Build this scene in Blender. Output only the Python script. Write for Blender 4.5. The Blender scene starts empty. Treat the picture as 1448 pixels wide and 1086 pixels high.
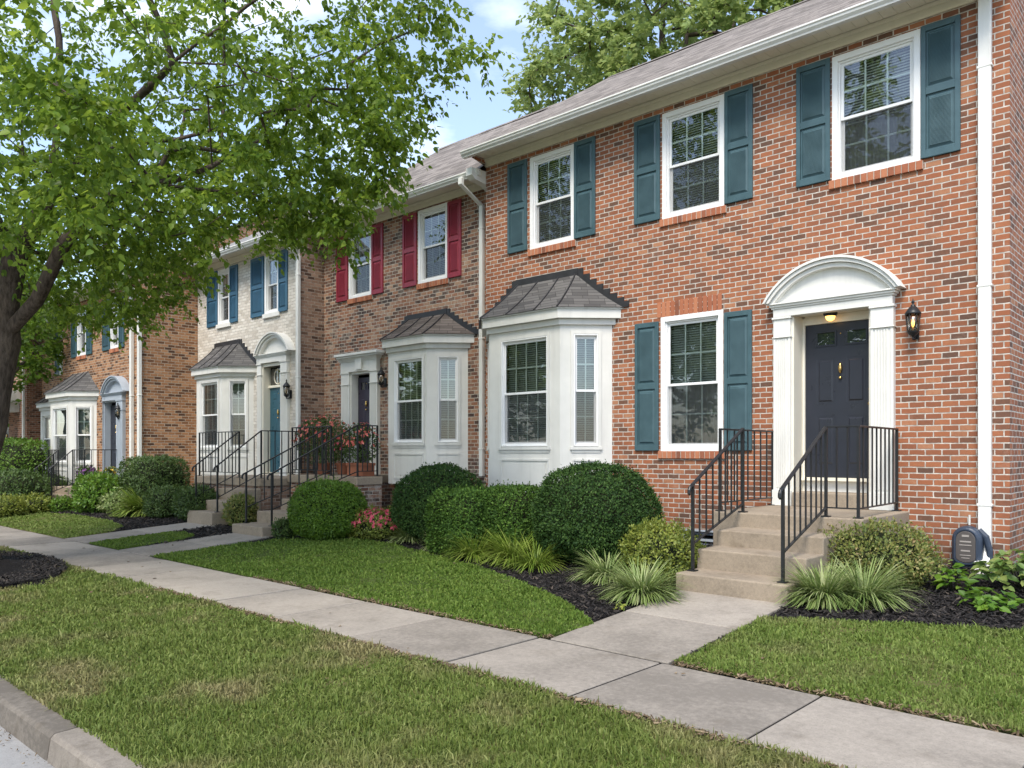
import bpy, bmesh, math, random
import numpy as np
from mathutils import Vector, Matrix
R = math.radians
scene = bpy.context.scene
COL = scene.collection
random.seed(7)
RNG = np.random.default_rng(11)

# ------------------------------------------------------------------ camera, sky, sun, exposure
CAM_Z = 1.55                                   # eye height above the sidewalk
YAW = R(42.6)
cam_d = bpy.data.cameras.new("camera")
cam = bpy.data.objects.new("camera", cam_d)
COL.objects.link(cam)
cam.location = (0, 0, CAM_Z)
cam.rotation_euler = (R(90), 0, YAW)
cam_d.lens = 28.0
cam_d.sensor_width = 36.0
cam_d.shift_y = 97 / 1448
cam_d.clip_start = 0.1
cam_d.clip_end = 2000
scene.camera = cam

SUN_EL, SUN_AZ = R(54), R(158)                 # azimuth clockwise from +Y
world = bpy.data.worlds.new("World")
scene.world = world
world.use_nodes = True
wn, wl = world.node_tree.nodes, world.node_tree.links
wn.clear()
w_out = wn.new("ShaderNodeOutputWorld")
w_bg = wn.new("ShaderNodeBackground")
w_bg.inputs[1].default_value = 0.15
sky = wn.new("ShaderNodeTexSky")
sky.sky_type = 'NISHITA'
sky.sun_disc = False
sky.sun_elevation = SUN_EL
sky.sun_rotation = SUN_AZ
sky.air_density = 1.0
sky.dust_density = 0.8
sky.ozone_density = 1.2
w_tc = wn.new("ShaderNodeTexCoord")
w_map = wn.new("ShaderNodeMapping")
w_map.inputs['Location'].default_value = (0.35, 0.1, 0.32)
w_map.inputs['Scale'].default_value = (1.0, 1.0, 2.6)
w_n = wn.new("ShaderNodeTexNoise")
w_n.inputs['Scale'].default_value = 2.3
w_n.inputs['Detail'].default_value = 7
w_n.inputs['Roughness'].default_value = 0.55
w_r = wn.new("ShaderNodeValToRGB")
w_r.color_ramp.elements[0].position = 0.50
w_r.color_ramp.elements[0].color = (.10, .10, .10, 1)
w_r.color_ramp.elements[1].position = 0.74
w_mix = wn.new("ShaderNodeMix")
w_mix.data_type = 'RGBA'
w_mix.inputs[7].default_value = (6.6, 6.8, 7.1, 1)
wl.new(w_tc.outputs['Generated'], w_map.inputs[0])
wl.new(w_map.outputs[0], w_n.inputs[0])
wl.new(w_n.outputs[0], w_r.inputs[0])
wl.new(w_r.outputs[0], w_mix.inputs[0])
wl.new(sky.outputs[0], w_mix.inputs[6])
wl.new(w_mix.outputs[2], w_bg.inputs[0])
wl.new(w_bg.outputs[0], w_out.inputs[0])

sun_d = bpy.data.lights.new("sun", 'SUN')
sun_d.energy = 2.1
sun_d.angle = R(22)
sun_d.color = (1.0, 0.93, 0.82)
sun = bpy.data.objects.new("sun", sun_d)
COL.objects.link(sun)
sdir = Vector((math.sin(SUN_AZ) * math.cos(SUN_EL), math.cos(SUN_AZ) * math.cos(SUN_EL), math.sin(SUN_EL)))
sun.rotation_euler = sdir.to_track_quat('Z', 'Y').to_euler()
sun.location = sdir * 60

scene.view_settings.view_transform = 'Standard'
scene.view_settings.look = 'None'
scene.view_settings.exposure = 1.1
scene.view_settings.gamma = 1.0

# ------------------------------------------------------------------ measuring the photograph
FPX = 1126.0
SY, CY = math.sin(YAW), math.cos(YAW)
def ray(px):
    t = (px - 724) / FPX
    return (-SY + CY * t, CY + SY * t)
def fx(px, Y):                                  # X on the vertical plane y = Y
    a, b = ray(px)
    return a * Y / b
def fz(px, py, Y):                              # Z on that plane
    a, b = ray(px)
    return CAM_Z + (640 - py) * (Y / b) / FPX
def gz(y):                                      # height of the front yards
    if y < 1.74: return -0.05
    if y < 3.92: return -0.05 + 0.05 * (y - 1.74) / 2.18
    if y < 5.04: return 0.0
    if y < 7.12: return 0.14 * (y - 5.04) / 2.08
    return 0.14 + 0.14 * min(1.0, (y - 7.12) / 2.88)
def gp(px, py):                                 # point of the ground seen at a pixel
    a, b = ray(px)
    lo = 0.0
    for k in range(40):
        z = lo
        d = (CAM_Z - z) * FPX / max(py - 640, 1)
        lo = 0.5 * lo + 0.5 * gz(b * d)
    return (a * d, b * d)

# ------------------------------------------------------------------ object helpers
ORG = {}
def tag(o, label=None, cat=None, group=None, kind=None):
    if label: o['label'] = label
    if cat: o['category'] = cat
    if group: o['group'] = group
    if kind: o['kind'] = kind
    return o
def thing(name, loc, label, cat, group=None):
    o = bpy.data.objects.new(name, None)
    o.empty_display_size = 0.2
    COL.objects.link(o)
    o.location = loc
    ORG[o] = Vector(loc)
    return tag(o, label, cat, group)
def finish(o, parent):
    COL.objects.link(o)
    if parent is not None:
        o.parent = parent
        ORG[o] = ORG[parent]
    return o

class MB:
    """collects boxes, prisms and tubes, then links them as one mesh object"""
    def __init__(self, M=None):
        self.v, self.f, self.mi, self.sm = [], [], [], []
        self.M = M
        self.cur = 0
        self.smooth = False
    def add(self, vs, fs):
        n = len(self.v)
        self.v += [tuple(p) for p in vs]
        for f in fs:
            self.f.append([i + n for i in f])
            self.mi.append(self.cur)
            self.sm.append(self.smooth)
        return self
    def box(self, x0, x1, y0, y1, z0, z1):
        v = [(x0,y0,z0),(x1,y0,z0),(x1,y1,z0),(x0,y1,z0),(x0,y0,z1),(x1,y0,z1),(x1,y1,z1),(x0,y1,z1)]
        return self.add(v, [(0,3,2,1),(4,5,6,7),(0,1,5,4),(1,2,6,5),(2,3,7,6),(3,0,4,7)])
    def prism(self, pts, axis, a, b):
        """pts 2-D polygon; axis x: (y,z), y: (x,z), z: (x,y)"""
        def P(p, t):
            return (t, p[0], p[1]) if axis == 'x' else ((p[0], t, p[1]) if axis == 'y' else (p[0], p[1], t))
        n = len(pts)
        v = [P(p, a) for p in pts] + [P(p, b) for p in pts]
        fs = [list(range(n))[::-1], list(range(n, 2 * n))]
        for i in range(n):
            j = (i + 1) % n
            fs.append((i, j, n + j, n + i))
        return self.add(v, fs)
    def tube(self, path, r, n=8, cap=True):
        path = [Vector(p) for p in path]
        rs = r if isinstance(r, (list, tuple)) else [r] * len(path)
        vs, fs = [], []
        u = None
        for i, p in enumerate(path):
            t = (path[min(i + 1, len(path) - 1)] - path[max(i - 1, 0)])
            if t.length < 1e-9: t = Vector((0, 0, 1))
            t.normalize()
            if u is None:
                u = t.orthogonal().normalized()
            u = (u - t * u.dot(t))
            if u.length < 1e-6: u = t.orthogonal()
            u.normalize()
            w = t.cross(u)
            for k in range(n):
                a = 2 * math.pi * k / n
                vs.append(p + (u * math.cos(a) + w * math.sin(a)) * rs[i])
        for i in range(len(path) - 1):
            for k in range(n):
                k2 = (k + 1) % n
                fs.append((i*n+k, i*n+k2, (i+1)*n+k2, (i+1)*n+k))
        if cap:
            fs.append(list(range(n))[::-1])
            m = (len(path) - 1) * n
            fs.append([m + k for k in range(n)])
        return self.add(vs, fs)
    def lathe(self, prof, c=(0,0,0), n=20):
        vs, fs = [], []
        for (r, z) in prof:
            for k in range(n):
                a = 2 * math.pi * k / n
                vs.append((c[0] + r * math.cos(a), c[1] + r * math.sin(a), c[2] + z))
        for i in range(len(prof) - 1):
            for k in range(n):
                k2 = (k + 1) % n
                fs.append((i*n+k, i*n+k2, (i+1)*n+k2, (i+1)*n+k))
        fs.append(list(range(n))[::-1])
        m = (len(prof) - 1) * n
        fs.append([m + k for k in range(n)])
        return self.add(vs, fs)
    def holed(self, x0, x1, z0, z1, y, holes, depth):
        """wall sheet facing -y with rectangular openings and their reveals"""
        xs = sorted({x0, x1} | {max(x0, min(x1, h[i])) for h in holes for i in (0, 1)})
        zs = sorted({z0, z1} | {max(z0, min(z1, h[i])) for h in holes for i in (2, 3)})
        for i in range(len(xs) - 1):
            for k in range(len(zs) - 1):
                cx, cz = (xs[i] + xs[i+1]) / 2, (zs[k] + zs[k+1]) / 2
                if any(h[0] < cx < h[1] and h[2] < cz < h[3] for h in holes): continue
                self.add([(xs[i],y,zs[k]),(xs[i+1],y,zs[k]),(xs[i+1],y,zs[k+1]),(xs[i],y,zs[k+1])], [(0,1,2,3)])
        for (a, b, c, d) in holes:
            e = y + depth
            self.add([(a,y,c),(a,e,c),(a,e,d),(a,y,d)], [(0,1,2,3)])
            self.add([(b,y,c),(b,e,c),(b,e,d),(b,y,d)], [(3,2,1,0)])
            self.add([(a,y,c),(b,y,c),(b,e,c),(a,e,c)], [(0,1,2,3)])
            self.add([(a,y,d),(b,y,d),(b,e,d),(a,e,d)], [(3,2,1,0)])
        return self
    def build(self, name, mats, parent=None, bevel=0, seg=2, uvoff=(0,0)):
        me = bpy.data.meshes.new(name)
        me.from_pydata(self.v, [], self.f)
        if not isinstance(mats, (list, tuple)): mats = [mats]
        for m in mats: me.materials.append(m)
        me.polygons.foreach_set('material_index', self.mi)
        me.polygons.foreach_set('use_smooth', self.sm)
        if bevel:
            bm = bmesh.new(); bm.from_mesh(me)
            bmesh.ops.remove_doubles(bm, verts=bm.verts, dist=1e-5)
            es = [e for e in bm.edges if len(e.link_faces) == 2 and e.calc_face_angle(0) > 0.6]
            bmesh.ops.bevel(bm, geom=es, offset=bevel, segments=seg, affect='EDGES', profile=0.5, clamp_overlap=True)
            bm.to_mesh(me); bm.free()
        uv = me.uv_layers.new(name='UVMap')
        co = np.empty(len(me.vertices) * 3); me.vertices.foreach_get('co', co); co = co.reshape(-1, 3)
        li = np.empty(len(me.loops), dtype=np.int32); me.loops.foreach_get('vertex_index', li)
        pn = np.empty(len(me.polygons) * 3); me.polygons.foreach_get('normal', pn); pn = np.abs(pn.reshape(-1, 3))
        lt = np.empty(len(me.polygons), dtype=np.int32); me.polygons.foreach_get('loop_total', lt)
        ln = np.repeat(pn, lt, axis=0)
        c = co[li]
        U = np.empty((len(li), 2))
        zt = (ln[:,2] > ln[:,0]) & (ln[:,2] > ln[:,1])
        xt = ~zt & (ln[:,0] > ln[:,1])
        yt = ~zt & ~xt
        U[zt] = c[zt][:, [0,1]]; U[xt] = c[xt][:, [1,2]]; U[yt] = c[yt][:, [0,2]]
        U += np.array(uvoff)
        uv.data.foreach_set('uv', U.ravel())
        M = self.M.copy() if self.M is not None else Matrix.Identity(4)
        if parent is not None:
            M = Matrix.Translation(-ORG[parent]) @ M
        me.transform(M)
        me.update()
        return finish(bpy.data.objects.new(name, me), parent)

def np_mesh(name, V, F, mats, parent=None, mi=None, smooth=False):
    me = bpy.data.meshes.new(name)
    V = np.asarray(V, dtype=np.float32)
    if parent is not None: V = V - np.array(ORG[parent], dtype=np.float32)
    F = np.asarray(F, dtype=np.int32)
    k = F.shape[1]
    me.vertices.add(len(V)); me.vertices.foreach_set('co', V.ravel())
    me.loops.add(F.size); me.loops.foreach_set('vertex_index', F.ravel())
    me.polygons.add(len(F))
    me.polygons.foreach_set('loop_start', np.arange(0, F.size, k, dtype=np.int32))
    me.polygons.foreach_set('loop_total', np.full(len(F), k, dtype=np.int32))
    if not isinstance(mats, (list, tuple)): mats = [mats]
    for m in mats: me.materials.append(m)
    if mi is not None: me.polygons.foreach_set('material_index', np.asarray(mi, dtype=np.int32))
    if smooth: me.polygons.foreach_set('use_smooth', np.ones(len(F), dtype=bool))
    me.update(calc_edges=True)
    me.validate()
    return finish(bpy.data.objects.new(name, me), parent)

# ------------------------------------------------------------------ materials
class NT:
    def __init__(self, name):
        self.m = bpy.data.materials.new(name)
        self.m.use_nodes = True
        self.n, self.l = self.m.node_tree.nodes, self.m.node_tree.links
        self.n.clear()
        self.out = self.n.new('ShaderNodeOutputMaterial')
        self.b = self.n.new('ShaderNodeBsdfPrincipled')
        self.l.new(self.b.outputs[0], self.out.inputs[0])
    def node(self, t, **kw):
        x = self.n.new(t)
        for k, v in kw.items(): setattr(x, k, v)
        return x
    def set(self, node, key, val):
        if hasattr(val, 'is_linked') or hasattr(val, 'links'): self.l.new(val, node.inputs[key])
        else: node.inputs[key].default_value = val
    def coord(self, kind='Object'):
        return self.node('ShaderNodeTexCoord').outputs[kind]
    def pos(self):
        return self.node('ShaderNodeNewGeometry').outputs['Position']
    def island(self):
        return self.node('ShaderNodeNewGeometry').outputs['Random Per Island']
    def noise(self, vec, scale, detail=4, rough=0.55):
        x = self.node('ShaderNodeTexNoise')
        self.l.new(vec, x.inputs['Vector'])
        x.inputs['Scale'].default_value = scale
        x.inputs['Detail'].default_value = detail
        x.inputs['Roughness'].default_value = rough
        return x.outputs[0]
    def mapv(self, vec, scale=(1,1,1), loc=(0,0,0)):
        x = self.node('ShaderNodeMapping')
        self.l.new(vec, x.inputs[0])
        x.inputs['Scale'].default_value = scale
        x.inputs['Location'].default_value = loc
        return x.outputs[0]
    def ramp(self, fac, stops, interp='LINEAR'):
        x = self.node('ShaderNodeValToRGB')
        cr = x.color_ramp
        cr.interpolation = interp
        while len(cr.elements) < len(stops): cr.elements.new(0.5)
        for e, (p, c) in zip(cr.elements, stops):
            e.position = p
            e.color = (*c, 1) if len(c) == 3 else c
        self.l.new(fac, x.inputs[0])
        return x.outputs[0]
    def mix(self, fac, a, b, mode='MIX'):
        x = self.node('ShaderNodeMix', data_type='RGBA', blend_type=mode)
        for i, v in ((0, fac), (6, a), (7, b)):
            if isinstance(v, (tuple, list)): x.inputs[i].default_value = (*v, 1) if len(v) == 3 else v
            elif isinstance(v, (int, float)): x.inputs[i].default_value = v
            else: self.l.new(v, x.inputs[i])
        return x.outputs[2]
    def math(self, op, a, b=0.0):
        x = self.node('ShaderNodeMath', operation=op)
        for i, v in ((0, a), (1, b)):
            if isinstance(v, (int, float)): x.inputs[i].default_value = v
            else: self.l.new(v, x.inputs[i])
        return x.outputs[0]
    def bump(self, h, strength=0.5, dist=0.01):
        x = self.node('ShaderNodeBump')
        x.inputs['Strength'].default_value = strength
        x.inputs['Distance'].default_value = dist
        self.l.new(h, x.inputs['Height'])
        self.l.new(x.outputs[0], self.b.inputs['Normal'])
    def fin(self, color, rough=0.6, spec=0.4, metal=0.0):
        if isinstance(color, (tuple, list)): self.b.inputs['Base Color'].default_value = (*color, 1)
        else: self.l.new(color, self.b.inputs['Base Color'])
        if isinstance(rough, (int, float)): self.b.inputs['Roughness'].default_value = rough
        else: self.l.new(rough, self.b.inputs['Roughness'])
        self.b.inputs['Specular IOR Level'].default_value = spec
        self.b.inputs['Metallic'].default_value = metal
        return self.m

def paint(name, c, rough=0.5, var=0.12, dirt=0.06, scale=3.0, bump=0.05):
    t = NT(name)
    p = t.pos()
    n1 = t.noise(p, scale, 5)
    n2 = t.noise(p, 40, 3)
    lo = tuple(x * (1 - var) for x in c); hi = tuple(min(1, x * (1 + var * 0.5)) for x in c)
    col = t.ramp(n1, [(0.3, lo), (0.7, hi)])
    st = t.noise(t.mapv(p, (9, 9, 0.8)), 1.0, 4)
    col = t.mix(t.ramp(st, [(0.52, (0,0,0)), (0.75, (dirt*3,)*3)]), col, tuple(x * 0.7 for x in c))
    t.bump(n2, 0.25, bump * 0.02)
    return t.fin(col, t.ramp(n1, [(0.3, (rough - .08,)*3), (0.7, (rough + .1,)*3)]), 0.35)

def brick(name, stops, mortar, rowh=0.069, w=0.175, ms=0.0075, smear=0.0, smear_col=None, dark=0.0, edge=0.004, patchy=False):
    t = NT(name)
    uv = t.coord('UV')
    wob = t.node('ShaderNodeTexNoise'); t.l.new(uv, wob.inputs['Vector'])
    wob.inputs['Scale'].default_value = 9; wob.inputs['Detail'].default_value = 4
    va = t.node('ShaderNodeVectorMath', operation='SUBTRACT'); t.l.new(wob.outputs['Color'], va.inputs[0]); va.inputs[1].default_value = (.5,.5,.5)
    vs = t.node('ShaderNodeVectorMath', operation='SCALE'); t.l.new(va.outputs[0], vs.inputs[0]); vs.inputs['Scale'].default_value = edge * 3
    vd = t.node('ShaderNodeVectorMath', operation='ADD'); t.l.new(uv, vd.inputs[0]); t.l.new(vs.outputs[0], vd.inputs[1])
    b = t.node('ShaderNodeTexBrick', offset=0.5, squash=1.0)
    t.l.new(vd.outputs[0], b.inputs['Vector'])
    for k, v in (('Scale', 1.0), ('Mortar Size', ms), ('Mortar Smooth', 0.25), ('Bias', 0.0), ('Brick Width', w), ('Row Height', rowh)):
        b.inputs[k].default_value = v
    b.inputs['Color1'].default_value = (0, 0, 0, 1); b.inputs['Color2'].default_value = (1, 1, 1, 1); b.inputs['Mortar'].default_value = (.5, .5, .5, 1)
    n = t.noise(uv, 26, 6, 0.7)
    big = t.noise(uv, 0.7, 3)
    val = t.math('ADD', b.outputs['Color'], t.math('MULTIPLY', t.math('SUBTRACT', n, 0.5), 0.42))
    val = t.math('ADD', val, t.math('MULTIPLY', t.math('SUBTRACT', big, 0.5), 0.35))
    col = t.ramp(val, stops)
    speck = t.noise(uv, 160, 3, 0.7)
    col = t.mix(t.ramp(speck, [(0.5, (0,0,0)), (0.72, (.55,.55,.55))]), col, (0.10, 0.055, 0.042))
    col = t.mix(t.ramp(t.noise(uv, 95, 4, 0.75), [(0.6, (0,0,0)), (0.75, (.45,.45,.45))]), col, (0.50, 0.26, 0.15))
    if patchy:      # run-off streaks, old lime bloom and grime towards the footing
        st = t.noise(t.mapv(uv, (2.6, 0.35, 1)), 1.0, 5, 0.6)
        col = t.mix(t.ramp(st, [(0.5, (0,0,0)), (0.75, (.42,.42,.42))]), col, (0.17, 0.080, 0.053))
        lm = t.noise(uv, 2.3, 7, 0.75)
        col = t.mix(t.ramp(lm, [(0.58, (0,0,0)), (0.75, (.32,.32,.32))]), col, (0.50, 0.36, 0.28))
    if smear > 0:
        sm = t.noise(uv, 6, 6, 0.7)
        zone = t.noise(uv, 0.55, 2)
        f = t.math('MULTIPLY', t.ramp(sm, [(0.45, (0,0,0)), (0.62, (1,1,1))]), t.ramp(zone, [(0.40, (0,0,0)), (0.62, (1,1,1))]))
        col = t.mix(t.math('MULTIPLY', f, smear), col, smear_col or mortar)
    if dark > 0:
        zn = t.noise(t.mapv(uv, loc=(13.1, 5.7, 0)), 0.9, 3)
        f = t.math('MULTIPLY', t.ramp(zn, [(0.52, (0,0,0)), (0.64, (1,1,1))]), t.ramp(b.outputs['Color'], [(0.35, (1,1,1)), (0.6, (0,0,0))]))
        col = t.mix(t.math('MULTIPLY', f, dark), col, (0.05, 0.04, 0.04))
    # rain splash and soil on the lowest courses, with a ragged top
    su = t.node('ShaderNodeSeparateXYZ'); t.l.new(uv, su.inputs[0])
    gn = t.noise(t.mapv(uv, (1.4, 1.0, 1)), 3.0, 6, 0.65)
    hgt = t.math('ADD', su.outputs[1], t.math('MULTIPLY', t.math('SUBTRACT', gn, 0.5), 1.1))
    splash = t.ramp(hgt, [(0.30, (.55,.55,.55)), (0.85, (0,0,0))])
    mv = t.noise(uv, 14, 5)
    mcol = t.mix(t.ramp(mv, [(0.35, (0,0,0)), (0.7, (1,1,1))]), tuple(x * 0.62 for x in mortar), tuple(min(1, x * 1.15) for x in mortar))
    col = t.mix(b.outputs['Fac'], col, mcol)
    col = t.mix(splash, col, (0.085, 0.058, 0.042))
    h = t.math('ADD', t.math('MULTIPLY', t.math('SUBTRACT', 1.0, b.outputs['Fac']), 1.0), t.math('MULTIPLY', n, 0.35))
    t.bump(h, 0.7, 0.006)
    return t.fin(col, 0.88, 0.2)

M = {}
RB = [(0.0, (0.118, 0.068, 0.049)), (0.12, (0.18, 0.085, 0.053)), (0.28, (0.255, 0.097, 0.052)), (0.6, (0.325, 0.118, 0.058)), (0.9, (0.365, 0.142, 0.070)), (1.0, (0.40, 0.19, 0.105))]
M['brick_red'] = brick('red_brick', RB, (0.56, 0.51, 0.45), patchy=True)
M['brick_mixed'] = brick('mixed_brick', [(0.05, (0.075, 0.05, 0.042)), (0.22, (0.145, 0.073, 0.052)), (0.45, (0.235, 0.105, 0.066)), (0.75, (0.315, 0.142, 0.082)), (1.0, (0.40, 0.25, 0.165))],
                         (0.50, 0.45, 0.38), smear=0.65, smear_col=(0.50, 0.44, 0.37), dark=0.65)
M['brick_white'] = brick('white_painted_brick', [(0.0, (0.52, 0.47, 0.40)), (0.4, (0.66, 0.61, 0.54)), (1.0, (0.74, 0.70, 0.63))], (0.56, 0.51, 0.45), ms=0.008, smear=0.2, smear_col=(0.30, 0.26, 0.22))
M['brick_brown'] = brick('weathered_brown_brick', [(0.05, (0.09, 0.055, 0.042)), (0.4, (0.25, 0.15, 0.105)), (1.0, (0.38, 0.25, 0.18))], (0.40, 0.33, 0.27), ms=0.008)
M['brick_tan'] = brick('orange_tan_brick', [(0.05, (0.085, 0.045, 0.03)), (0.25, (0.21, 0.098, 0.05)), (0.6, (0.34, 0.165, 0.08)), (1.0, (0.44, 0.24, 0.13))], (0.46, 0.38, 0.29))
M['brick_far'] = brick('rust_brick', [(0.05, (0.09, 0.045, 0.035)), (0.4, (0.25, 0.11, 0.07)), (1.0, (0.36, 0.18, 0.12))], (0.42, 0.36, 0.3))

# single bricks laid on edge (sills, soldier courses): each brick is an island
def brick_unit():
    t = NT('sill_brick')
    p = t.pos()
    n = t.noise(p, 35, 6, 0.65)
    v = t.math('ADD', t.math('MULTIPLY', t.island(), 0.7), t.math('MULTIPLY', n, 0.4))
    col = t.ramp(v, [(0.1, (0.17, 0.075, 0.05)), (0.45, (0.34, 0.12, 0.065)), (0.9, (0.45, 0.185, 0.10))])
    t.bump(n, 0.5, 0.004)
    return t.fin(col, 0.88, 0.2)
M['brick_unit'] = brick_unit()
M['mortar'] = paint('mortar', (0.50, 0.45, 0.38), 0.9, 0.2)

M['white'] = paint('white_trim_paint', (0.73, 0.72, 0.68), 0.45, 0.06, 0.12)
M['bay_white'] = paint('off_white_trim_paint', (0.66, 0.65, 0.61), 0.5, 0.07, 0.12)
M['cream'] = paint('cream_trim_paint', (0.78, 0.73, 0.60), 0.5, 0.07, 0.06)
M['cream_jamb'] = paint('cream_door_jamb', (0.72, 0.68, 0.58), 0.5, 0.05, 0.05)
M['vinyl'] = paint('white_window_vinyl', (0.80, 0.80, 0.79), 0.35, 0.03, 0.03)
M['muntin'] = paint('muntin_paint', (0.80, 0.82, 0.80), 0.4, 0.04, 0.02)
M['teal'] = paint('teal_shutter_paint', (0.060, 0.112, 0.130), 0.42, 0.18, 0.10, 5)
M['red'] = paint('crimson_shutter_paint', (0.27, 0.032, 0.052), 0.42, 0.16, 0.06, 5)
M['blue'] = paint('blue_shutter_paint', (0.045, 0.125, 0.20), 0.42, 0.16, 0.06, 5)
M['darkteal'] = paint('dark_teal_shutter_paint', (0.05, 0.105, 0.13), 0.42, 0.16, 0.06, 5)
M['navy'] = paint('navy_door_paint', (0.022, 0.025, 0.036), 0.32, 0.12, 0.03, 5)
M['plum'] = paint('plum_door_paint', (0.04, 0.032, 0.055), 0.32, 0.12, 0.03, 5)
M['teal_door'] = paint('teal_door_paint', (0.032, 0.105, 0.145), 0.32, 0.12, 0.03, 5)
M['greyblue'] = paint('grey_blue_trim_paint', (0.36, 0.40, 0.45), 0.45, 0.08, 0.05)
M['iron'] = paint('black_iron', (0.018, 0.019, 0.021), 0.38, 0.25, 0.0, 12)
M['flash'] = paint('black_flashing', (0.032, 0.032, 0.035), 0.5, 0.25, 0.05, 6)
M['dark'] = paint('dark_interior', (0.045, 0.045, 0.045), 0.9, 0.2)  # near-black colour stands in for the lack of light indoors
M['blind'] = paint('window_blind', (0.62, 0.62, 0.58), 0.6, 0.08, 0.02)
M['blind_dark'] = paint('grey_blind', (0.46, 0.48, 0.46), 0.6, 0.12, 0.02)  # greyer slat colour for some of the windows
M['curtain'] = paint('curtain_cloth', (0.24, 0.24, 0.23), 0.9, 0.15)
M['meter'] = paint('meter_grey_plastic', (0.036, 0.050, 0.076), 0.4, 0.15, 0.05, 8)
M['meter_face'] = paint('meter_face', (0.10, 0.09, 0.085), 0.3, 0.1, 0.02)
M['meter_label'] = paint('meter_label', (0.34, 0.31, 0.28), 0.5, 0.05, 0.02)
M['terracotta'] = paint('terracotta', (0.30, 0.11, 0.06), 0.8, 0.2, 0.1)
M['splash'] = paint('splash_block', (0.62, 0.60, 0.56), 0.8, 0.1, 0.1)

def brass():
    t = NT('brass'); return t.fin((0.72, 0.48, 0.18), 0.25, 0.5, 1.0)
M['brass'] = brass()

def glass(name, tint, refl, rough=0.01):
    t = NT(name)
    t.n.remove(t.b)
    tr = t.node('ShaderNodeBsdfTransparent'); tr.inputs[0].default_value = (*tint, 1)
    gl = t.node('ShaderNodeBsdfGlossy'); gl.inputs[0].default_value = (1, 1, 1, 1); gl.inputs['Roughness'].default_value = rough
    fr = t.node('ShaderNodeFresnel'); fr.inputs[0].default_value = 1.5
    bp = t.node('ShaderNodeBump'); bp.inputs['Strength'].default_value = 0.06; bp.inputs['Distance'].default_value = 0.02
    t.l.new(t.noise(t.pos(), 2.2, 2), bp.inputs['Height'])
    t.l.new(bp.outputs[0], gl.inputs['Normal'])
    f = t.math('ADD', t.math('MULTIPLY', fr.outputs[0], refl), 0.04)
    mx = t.node('ShaderNodeMixShader')
    t.l.new(f, mx.inputs[0]); t.l.new(tr.outputs[0], mx.inputs[1]); t.l.new(gl.outputs[0], mx.inputs[2])
    t.l.new(mx.outputs[0], t.out.inputs[0])
    return t.m
M['glass'] = glass('window_glass', (0.86, 0.92, 0.88), 2.0)
M['lamp_glass'] = glass('lamp_glass', (0.85, 0.80, 0.70), 1.5, 0.05)
def screen():
    t = NT('insect_screen')
    tr = t.node('ShaderNodeBsdfTransparent')
    t.fin((0.055, 0.06, 0.064), 0.8, 0.2)
    mx = t.node('ShaderNodeMixShader'); mx.inputs[0].default_value = 0.34
    t.l.new(tr.outputs[0], mx.inputs[1]); t.l.new(t.b.outputs[0], mx.inputs[2]); t.l.new(mx.outputs[0], t.out.inputs[0])
    return t.m
M['screen'] = screen()
def glow(name, c, s):
    t = NT(name)
    t.b.inputs['Emission Color'].default_value = (*c, 1); t.b.inputs['Emission Strength'].default_value = s
    return t.fin((0.9, 0.7, 0.4), 0.4)
M['bulb'] = glow('lit_bulb', (1.0, 0.50, 0.12), 1.5)
M['bulb_off'] = paint('amber_unlit_bulb', (0.55, 0.36, 0.16), 0.3, 0.1, 0.02)

def concrete(name, c, var=0.22, slab=True, stain=0.5, scale=1.0):
    t = NT(name)
    p = t.pos()
    n1 = t.noise(p, 1.6 * scale, 6, 0.6); n2 = t.noise(p, 24, 6, 0.75); n3 = t.noise(p, 105, 4, 0.75)
    v = t.math('ADD', t.math('MULTIPLY', n1, 0.5), t.math('MULTIPLY', n2, 0.5))
    if slab: v = t.math('ADD', v, t.math('MULTIPLY', t.math('SUBTRACT', t.island(), 0.5), 0.34))
    lo = tuple(x * (1 - var * 1.3) for x in c); hi = tuple(min(1, x * (1 + var)) for x in c)
    col = t.ramp(v, [(0.32, lo), (0.5, c), (0.68, hi)])
    st = t.noise(t.mapv(p, loc=(4, 7, 2)), 3.1, 7, 0.68)
    col = t.mix(t.ramp(st, [(0.55, (0,0,0)), (0.72, (stain,)*3)]), col, tuple(x * f for x, f in zip(c, (0.5, 0.47, 0.42))))
    col = t.mix(t.ramp(n3, [(0.3, (.55,.55,.55)), (0.5, (0,0,0))]), col, tuple(x * 0.5 for x in c))
    col = t.mix(t.ramp(n3, [(0.62, (0,0,0)), (0.75, (.45,.45,.45))]), col, tuple(min(1, x * 1.5) for x in c))
    t.bump(t.math('ADD', n3, t.math('MULTIPLY', n2, 0.6)), 0.35, 0.004)
    return t.fin(col, 0.9, 0.2)
M['sidewalk'] = concrete('sidewalk_concrete', (0.29, 0.256, 0.217), 0.28)
M['steps'] = concrete('step_concrete', (0.30, 0.245, 0.185), 0.25, False, 0.7)
M['curb'] = concrete('curb_concrete', (0.205, 0.180, 0.152), 0.32, True, 0.85)
M['street'] = concrete('worn_street', (0.27, 0.265, 0.26), 0.15, False, 0.25)

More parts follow.
